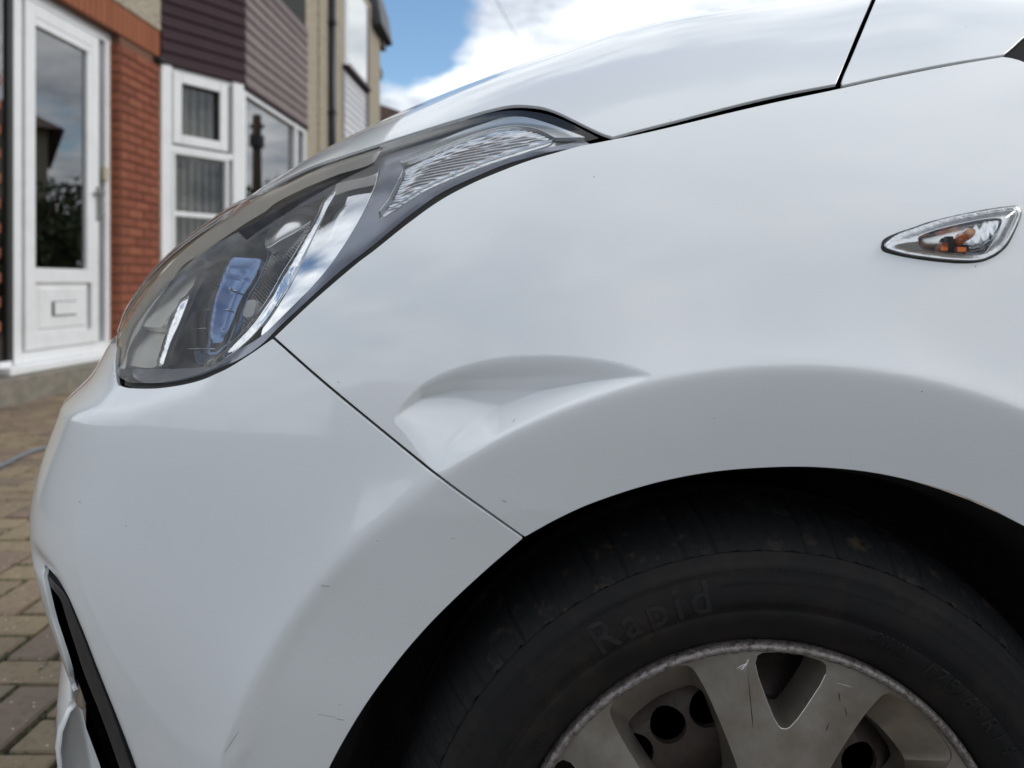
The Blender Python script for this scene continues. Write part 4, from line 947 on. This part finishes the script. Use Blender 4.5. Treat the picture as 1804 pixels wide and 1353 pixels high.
# ---- bay window
b0 = Vector((uP1+.01, .0)); SA = math.radians(31.5); p_ = None
# splay face end: where it meets the photo column 428
k = (428-CX)/FP
def hw(u, v): q = WO+WD*u+Vector((WD.y, -WD.x, 0))*v; return q
lo_, hi_ = 0., 2.
for _ in range(40):
    t = (lo_+hi_)/2; q = hw(b0.x+math.cos(SA)*t, math.sin(SA)*t)
    if q.x/q.y < k: lo_ = t
    else: hi_ = t
SLEN = t; bu = b0.x+math.cos(SA)*t; bv = math.sin(SA)*t
q = hw(bu, bv); FU1 = hu(538, bv); FLEN = FU1-bu
zc1 = ZC+(CY-148)/FP*q.y        # underside of the cladding
bay = bpy.data.objects.new('bay_window', None); link(bay, house); bay.location = (b0.x, 0, 0); bay.rotation_euler = (0, 0, -SA)     # child frame of the splayed face: x along it
bay2 = bpy.data.objects.new('bay_window', None); link(bay2, house); bay2.location = (bu, -bv, 0)
def bbox(name, m_, par, x0, x1, v0, v1, z0, z1, c=.004): return MB().box(x0, x1, -v1, -v0, z0, z1, c).build(name, m_, par)
def plank_mesh(L_, m_, H=.108):
    mb = MB().prism([(.0, 0), (-.030, .0), (-.031, .006), (-.016, H*.93), (-.006, H*.93), (-.006, H-.003), (0, H-.003)], 0, L_)
    me = bpy.data.meshes.new('plank'); me.from_pydata(mb.v, [], mb.f); me.materials.append(m_); bm = bmesh.new(); bm.from_mesh(me); bmesh.ops.recalc_face_normals(bm, faces=bm.faces); bm.to_mesh(me); bm.free(); return me
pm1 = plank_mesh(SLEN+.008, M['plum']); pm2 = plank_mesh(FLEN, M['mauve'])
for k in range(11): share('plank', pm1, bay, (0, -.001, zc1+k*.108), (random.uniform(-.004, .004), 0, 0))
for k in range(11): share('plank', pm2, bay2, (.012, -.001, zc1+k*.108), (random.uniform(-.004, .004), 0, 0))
bbox('backing', M['dark'], bay, 0, SLEN, -.05, -.002, zc1-.01, zc1+2.6, 0)
bbox('backing', M['dark'], bay2, 0, FLEN, -.05, -.002, zc1-.01, zc1+2.6, 0)
# trim under the cladding
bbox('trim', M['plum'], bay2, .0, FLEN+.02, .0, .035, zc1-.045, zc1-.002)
def win(par, x0, x1, z0, z1, w, v=.0, bars=()):
    mb = MB(); mb.box(x0, x0+w, -v, -v+.07, z0, z1, .005); mb.box(x1-w, x1, -v, -v+.07, z0, z1, .005); mb.box(x0+w, x1-w, -v, -v+.07, z1-w, z1, .005); mb.box(x0+w, x1-w, -v, -v+.07, z0, z0+w, .005)
    f = mb.build('window_frame', M['upvc'], par)
    return f
def fx(px): # photo column on the splay face
    kk = (px-CX)/FP; lo_, hi_ = 0., 2.
    for _ in range(40):
        t = (lo_+hi_)/2; q = hw(b0.x+math.cos(SA)*t, math.sin(SA)*t)
        if q.x/q.y < kk: lo_ = t
        else: hi_ = t
    return t
def fz(px, py): t = fx(px); q = hw(b0.x+math.cos(SA)*t, math.sin(SA)*t); return ZC+(CY-py)/FP*q.y
zt = zc1-.003; zmid = fz(300, 256)
win(bay, .0, SLEN+.006, .35, zt, .05, -.01)
bbox('mullion', M['upvc'], bay, .05, SLEN-.045, -.07, .012, zmid-.05, zmid+.005)
bbox('mullion', M['upvc'], bay, SLEN-.12, SLEN+.0, -.07, .018, .35, zt-.002)
bbox('mullion', M['upvc'], bay, .002, .10, -.07, .018, .35, zt-.002)
# top light: its own sash
s0, s1 = fx(303), fx(400); zs0, zs1 = fz(303, 252), fz(303, 126)
sash = win(bay, s0, s1, zs0, zs1, .085, .02); g0, g1 = s0+.085, s1-.085
MB().box(g0-.001, g1+.001, .03, .036, zs0+.08, zs1-.08).build('pane', M['clearpane'], sash)
bbox('gasket', M['bead'], sash, g0-.002, g0+.012, -.03, .0, zs0+.086, zs1-.086, 0); bbox('gasket', M['bead'], sash, g0+.012, g1+.002, -.03, .001, zs1-.096, zs1-.0855, 0); bbox('gasket', M['bead'], sash, g1-.012, g1+.003, -.03, .0, zs0+.086, zs1-.097, 0)
l0, l1 = fx(308), fx(397); zl1 = fz(308, 271)
low = win(bay, l0-.03, l1+.03, .40, zl1+.03, .03, .012)
MB().box(l0-.001, l1+.001, .03, .036, .42, zl1).build('pane', M['clearpane'], low)
zb = fz(308, 376); bbox('glazing_bar', M['upvc'], low, l0, l1, -.02, .0, zb-.022, zb+.022)
# vertical blinds behind the glass
bm_ = bpy.data.meshes.new('blind_slat'); q_ = MB().box(0, .045, 0, .003, 0, 1, 0); bm_.from_pydata(q_.v, [], q_.f); bm_.materials.append(M['blind'])
x = g0+.03
for i in range(7):
    if x < g1: share('blind_slat', bm_, bay, (x, .10, zs0-.05), (0, 0, math.radians(50)), (1, 1, zs1-zs0+.1))
    x += .083
x = l0+.0
for i in range(10):
    if x < l1: share('blind_slat', bm_, bay, (x, .10, .4), (0, 0, math.radians(50)), (1, 1, zl1-.42))
    x += .076
# front face of the bay
win(bay2, .0, FLEN, .35, zc1-.048, .05, .01)
MB().box(.05, FLEN-.05, .03, .036, .4, zc1-.09).build('pane', M['baypane'], bay2)
bbox('mullion', M['upvc'], bay2, FLEN*.80-.02, FLEN*.80+.03, -.03, .018, .4, zc1-.05)
bbox('sill_wall', M['mortar'], bay, 0, SLEN, -.1, .0, 0, .345, 0); bbox('sill_wall', M['mortar'], bay2, 0, FLEN, -.1, .0, 0, .345, 0)
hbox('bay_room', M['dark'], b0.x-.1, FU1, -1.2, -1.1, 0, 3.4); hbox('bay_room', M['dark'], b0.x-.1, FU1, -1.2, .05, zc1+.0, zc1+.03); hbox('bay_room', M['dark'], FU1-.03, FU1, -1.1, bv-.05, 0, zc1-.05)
# ---- neighbouring house: projecting pebbledash pier, downpipe, upper bay window
nh = thing('neighbour_house', 'pebbledash house with white clad upper bay, black downpipe and dark eaves beyond the brick house', 'house', tuple(hw(FU1+.02, 0)), ANG)
def nbox(name, m_, u0, u1, v0, v1, z0, z1, c=0., par=None): return MB().box(u0, u1, -v1, -v0, z0, z1, c).build(name, m_, par or nh)
def vat(px, u):               # how far out from the wall plane column px lies, at distance u along it
    kk = (px-CX)/FP; n = Vector((WD.y, -WD.x, 0)); o = WO+WD*(FU1+.02+u); return (kk*o.y-o.x)/(n.x-kk*n.y)
v605 = bv+.03; uj = hu(560, bv)-(FU1+.02); ue = hu(604, v605)-(FU1+.02)
nbox('wall', M['pebble'], 0, uj-.01, 0, bv, 0, 5.4); nbox('wall', M['pebble'], uj, ue+2.6, -.2, v605-.01, 0, 5.4)
vp = v605+.045; up = hu(586, vp)-(FU1+.02); MB().tube([(up, -vp, 0), (up, -vp, 5.3)], .045, 14).build('downpipe', M['downpipe'], nh, True)
for z in (1.2, 3.0, 4.2): nbox('pipe_clip', M['downpipe'], up-.055, up+.055, vp-.06, vp+.05, z, z+.05, .004)
def nu(px, v): return hu(px, v)-(FU1+.02)
def nzz(px, py, v): return hz(px, py, v)
v6 = v605; w0 = nu(606, v6); w1 = nu(641, v6); zw0 = nzz(606, 108, v6); zw1 = nzz(606, 3, v6)
wf = nbox('window_frame', M['upvc'], w0-.03, w1+.05, v6-.05, v6+.04, zw0-.05, zw1+.4, .01)
nbox('pane', mat('bright_glass', (.66, .68, .66), .06, coat=1.0), w0+.04, w1-.04, v6, v6+.046, zw0+.03, zw1+.36, 0, wf)
nbox('sill', M['plum'], w0-.06, w1+.08, v6-.02, v6+.10, zw0-.12, zw0-.055, .01)
pm3 = plank_mesh(w1-w0+.12, mat('pale_cladding', (.62, .62, .65), .5, rnd=[(.60, .60, .64), (.68, .68, .70)]), .105)
for k in range(17): share('plank', pm3, nh, (w0-.05, -v6-.001, zw0-.13-.105*(k+1)))
nbox('corner_post', M['mauve'], w1+.05, w1+.16, v6-.1, v6+.06, 0, zw1+.4, .01)
# eaves: soffit boards, gutter
def npt(px, py, Yd): return Vector(((px-CX)/FP*Yd, Yd, ZC+(CY-py)/FP*Yd))
def eave(pts, Yd, dep, name, m_, par):        # outline seen against the sky, at its own distance and with real depth
    inv_ = par.matrix_world.inverted(); V = [tuple(inv_@npt(x, y, Yd)) for x, y in pts]+[tuple(inv_@(npt(x, y, Yd)+Vector((0, dep, 0)))) for x, y in pts]; n = len(pts)
    F_ = [tuple(range(n)), tuple(range(n, 2*n))[::-1]]+[(i, (i+1) % n, n+(i+1) % n, n+i) for i in range(n)]
    o = mesh(name, V, F_, m_, par); bm = bmesh.new(); bm.from_mesh(o.data); bmesh.ops.recalc_face_normals(bm, faces=bm.faces); bm.to_mesh(o.data); bm.free(); return o
bpy.context.view_layer.update()
M['soffit'] = mat('soffit_brown', (.16, .125, .095), .7); M['gutter'] = mat('dark_gutter', (.035, .036, .04), .5)
eave([(606, -40), (641, 46), (657, 46), (638, -40)], 12.9, 1.4, 'soffit', M['soffit'], nh)
eave([(640, -30), (659, 44), (672, 40), (664, -10), (655, -40)], 12.8, 1.2, 'gutter', M['gutter'], nh)
n3 = thing('far_house', 'distant terrace end with dark eaves beyond the white clad bay', 'house', tuple(npt(650, 500, 15.2))); bpy.context.view_layer.update()
eave([(643, 56), (652, 80), (663, 108), (661, 121), (645, 126), (641, 128), (641, 56)], 15.2, .8, 'eaves', M['gutter'], n3)
eave([(641, 128), (645, 126), (645, 560), (636, 560), (636, 128)], 15.25, 1.5, 'wall', M['soffit'], n3)
n4 = thing('end_house', 'far brown brick house with low tiled roof showing just above the bonnet', 'house', tuple(npt(680, 500, 22))); bpy.context.view_layer.update()
M['tile'] = mat('brown_tile', (.16, .105, .085), .8, noise=(8, (.11, .075, .06), .4, .7))
inv4 = n4.matrix_world.inverted()
def quad(name, P_, m_, par, th=.06):
    V = [inv4@p for p in P_]; nn = (V[1]-V[0]).cross(V[2]-V[0]).normalized()*th; V = V+[v-nn for v in V]
    o = mesh(name, [tuple(v) for v in V], [(0, 1, 2, 3), (7, 6, 5, 4), (0, 4, 5, 1), (1, 5, 6, 2), (2, 6, 7, 3), (3, 7, 4, 0)], m_, par); bm = bmesh.new(); bm.from_mesh(o.data); bmesh.ops.recalc_face_normals(bm, faces=bm.faces); bm.to_mesh(o.data); bm.free(); return o
for k in range(9):      # courses of tiles, each lapping the one below
    a, b = k/9, (k+1.15)/9
    e0, e1, r0, r1 = npt(600, 209, 21), npt(722, 212, 21), npt(600, 158, 25), npt(706, 198, 25)
    l = lambda p, q, t: p+(q-p)*t+Vector((0, -.03, .03))*(0)
    quad('tile_course', [l(e0, r0, a)+Vector((0, 0, .05)), l(e1, r1, a)+Vector((0, 0, .05)), l(e1, r1, b), l(e0, r0, b)], M['tile'], n4, .05)
quad('wall', [npt(600, 209, 21.3), npt(720, 212, 21.3), npt(720, 560, 21.3), npt(600, 560, 21.3)], mat('brown_wall', (.13, .09, .065), .9, noise=(5, (.09, .065, .05), .4, .7)), n4, .3)
# ---- overhead wire
def sagwire(a, b, sag, r, name, label):
    pts = [tuple(a+(b-a)*t/24+Vector((0, 0, -4*sag*(t/24)*(1-t/24)))) for t in range(25)]
    o = MB().tube(pts, r, 6).build(name, mat(name+'_rubber', (.10, .10, .11), .6), None, True); tag(o, label, 'wire')
sagwire(npt(800, -130, 11), npt(985, 190, 19), .03, .0055, 'overhead_wire', 'thin overhead telephone wire crossing the clouds above the bonnet')
# ---- across the street: what the door and window glass mirror
M['wood'] = mat('pole_wood', (.09, .065, .045), .9); M['leaf'] = mat('foliage', (.055, .085, .030), .7, rnd=[(.05, .08, .03), (.07, .10, .035)], noise=(3, (.035, .06, .02), .4, .7))
def tree(x, y, h, r, name, label, n=2600, seed=1):
    t = thing(name, label, 'tree', (x, y, 0), 0, 'trees across the street'); rr = random.Random(seed); mb = MB()
    mb.tube([(0, 0, 0), (.05, 0, h*.3), (-.05, .05, h*.6), (0, 0, h*.85)], [.16, .13, .09, .03], 8)
    for k in range(9):
        a = rr.uniform(0, 6.3); z = h*rr.uniform(.25, .7); mb.tube([(0, 0, z), (math.cos(a)*r*.5, math.sin(a)*r*.5, z+.3*r), (math.cos(a)*r*.8, math.sin(a)*r*.8, z+.6*r)], [.06, .04, .015], 5)
    mb.build('trunk', M['wood'], t); mb = MB(); cl = [(rr.gauss(0, .45)*r, rr.gauss(0, .45)*r, h*.62+rr.gauss(0, .22)*h*.8, rr.uniform(.25, .5)*r) for _ in range(26)]
    for _ in range(n):
        c = rr.choice(cl); d = Vector((rr.gauss(0, 1), rr.gauss(0, 1), rr.gauss(0, 1))).normalized()*c[3]*rr.uniform(.5, 1); p = Vector(c[:3])+d; s_ = rr.uniform(.05, .11)
        u_ = Vector((rr.gauss(0, 1), rr.gauss(0, 1), rr.gauss(0, 1))).normalized(); w_ = u_.cross(Vector((rr.gauss(0, 1), rr.gauss(0, 1), rr.gauss(0, 1)))).normalized(); b = len(mb.v)
        mb.v += [tuple(p-u_*s_), tuple(p+w_*s_*.5), tuple(p+u_*s_), tuple(p-w_*s_*.5)]; mb.f.append((b, b+1, b+2, b+3))
    o = mesh('crown', mb.v, mb.f, M['leaf'], t)
def refl(px, py, dist, v=0.):       # where a thing mirrored in the wall plane v must really stand; dist = depth beyond the mirror point
    kk = Vector(((px-CX)/FP, 1, (CY-py)/FP)); n = Vector((WD.y, -WD.x, 0)); o = WO+n*v; E = Vector((0, 0, ZC))
    t = (o-E).dot(n)/kk.dot(n); P = E+kk*t; d = kk-2*kk.dot(n)*n; return P+d*dist
pp = refl(457, 300, 10, bv)
pole = thing('telegraph_pole', 'wooden telegraph pole mirrored in the glass of the bay window', 'pole', (pp.x, pp.y, 0)); top = refl(457, 203, 10, bv).z
MB().tube([(0, 0, 0), (0, 0, top)], [.13, .10], 12).build('post', M['wood'], pole, True)
MB().box(-.16, .16, -.04, .04, top-.30, top-.22).build('cross_arm', M['wood'], pole); MB().box(-.12, .12, -.16, .16, top-.75, top-.45, .02).build('junction_box', M['gutter'], pole)
for i, (px, py, ds) in enumerate(((438, 300, 14), (500, 310, 16), (478, 318, 13), (425, 330, 10))):
    q = refl(px, py, ds, bv); tree(q.x, q.y, max(1.2, q.z-.55), 1.3, 'street_tree', ['bushy tree mirrored at the left edge of the bay glass', 'low tree mirrored right of the pole in the bay glass', 'small tree mirrored behind the pole in the bay glass', 'hedge tree mirrored beside the white window post'][i], 1500, i)
for i, (px, py, ds) in enumerate(((112, 290, 9), (135, 300, 10), (75, 320, 7), (10, 330, 8))):
    q = refl(px, py, ds); tree(q.x, q.y, q.z-.5, 1.5, 'garden_tree', ['tree mirrored in the middle of the door glass', 'tree mirrored at the right of the door glass', 'shrubby tree mirrored low in the door glass', 'tree mirrored in the side light left of the door'][i], 1700, 20+i)
q0 = refl(98, 300, 11); q1 = refl(2, 300, 11); hh = refl(98, 225, 11).z; hr = refl(62, 195, 11).z
oh = thing('opposite_house', 'pale rendered house with gable roof mirrored in the door glass', 'house', (q1.x, q1.y, 0)); ox = (q0-q1).length
oh.rotation_euler = (0, 0, math.atan2(q0.y-q1.y, q0.x-q1.x))
M['render'] = mat('cream_render', (.42, .36, .27), .9, noise=(3, (.36, .31, .23), .4, .7))
MB().box(-9, ox, -6, 0, 0, hh).build('wall', M['render'], oh)
mb = MB(); mb.v = [(-9.3, .3, hh-.05), (ox+.3, .3, hh-.05), (ox+.3, -6.3, hh-.05), (-9.3, -6.3, hh-.05), (-9.3, -3, hr+1.2), (ox-1.8, -3, hr+1.2)]; mb.f = [(0, 1, 5, 4), (2, 3, 4, 5), (1, 2, 5), (3, 0, 4), (0, 3, 2, 1)]
mb.build('roof', M['tile'], oh)
for x_ in (-6, -3, 0): 
    f = MB().box(x_, x_+1.3, .0, .06, .9, 2.1, .01).build('window', M['upvc'], oh); MB().box(x_+.08, x_+1.22, .05, .066, .98, 2.02).build('pane', M['dark'], f)

# ---- behind the camera: the other side of the drive, mirrored softly in the paint
def backhouse(x0, x1, y, h, rh, label, m_):
    t = thing('terrace_house', label, 'house', ((x0+x1)/2, y, 0)); w = (x1-x0)/2
    MB().box(-w, w, -6, 0, 0, h).build('wall', m_, t)
    mb = MB(); mb.v = [(-w-.3, .35, h), (w+.3, .35, h), (w+.3, -6.3, h), (-w-.3, -6.3, h), (-w-.3, -3, h+rh), (w+.3, -3, h+rh)]; mb.f = [(0, 1, 5, 4), (2, 3, 4, 5), (1, 2, 5), (3, 0, 4), (0, 3, 2, 1)]
    mb.build('roof', M['tile'], t)
    for zz in (.9,):
        for k in (-.6, 0, .6):
            f = MB().box(k*w-.7, k*w+.7, .0, .06, zz, zz+1.2, .01).build('window', M['upvc'], t); MB().box(k*w-.62, k*w+.62, .05, .066, zz+.08, zz+1.12).build('pane', M['dark'], f)
backhouse(-13, -4.5, -17, 3.6, 1.8, 'brick terrace house behind the photographer, left of the driveway mouth', M['mortar'])
backhouse(1.5, 11, -17, 3.6, 1.8, 'cream terrace house behind the photographer, right of the driveway mouth', M['render'])
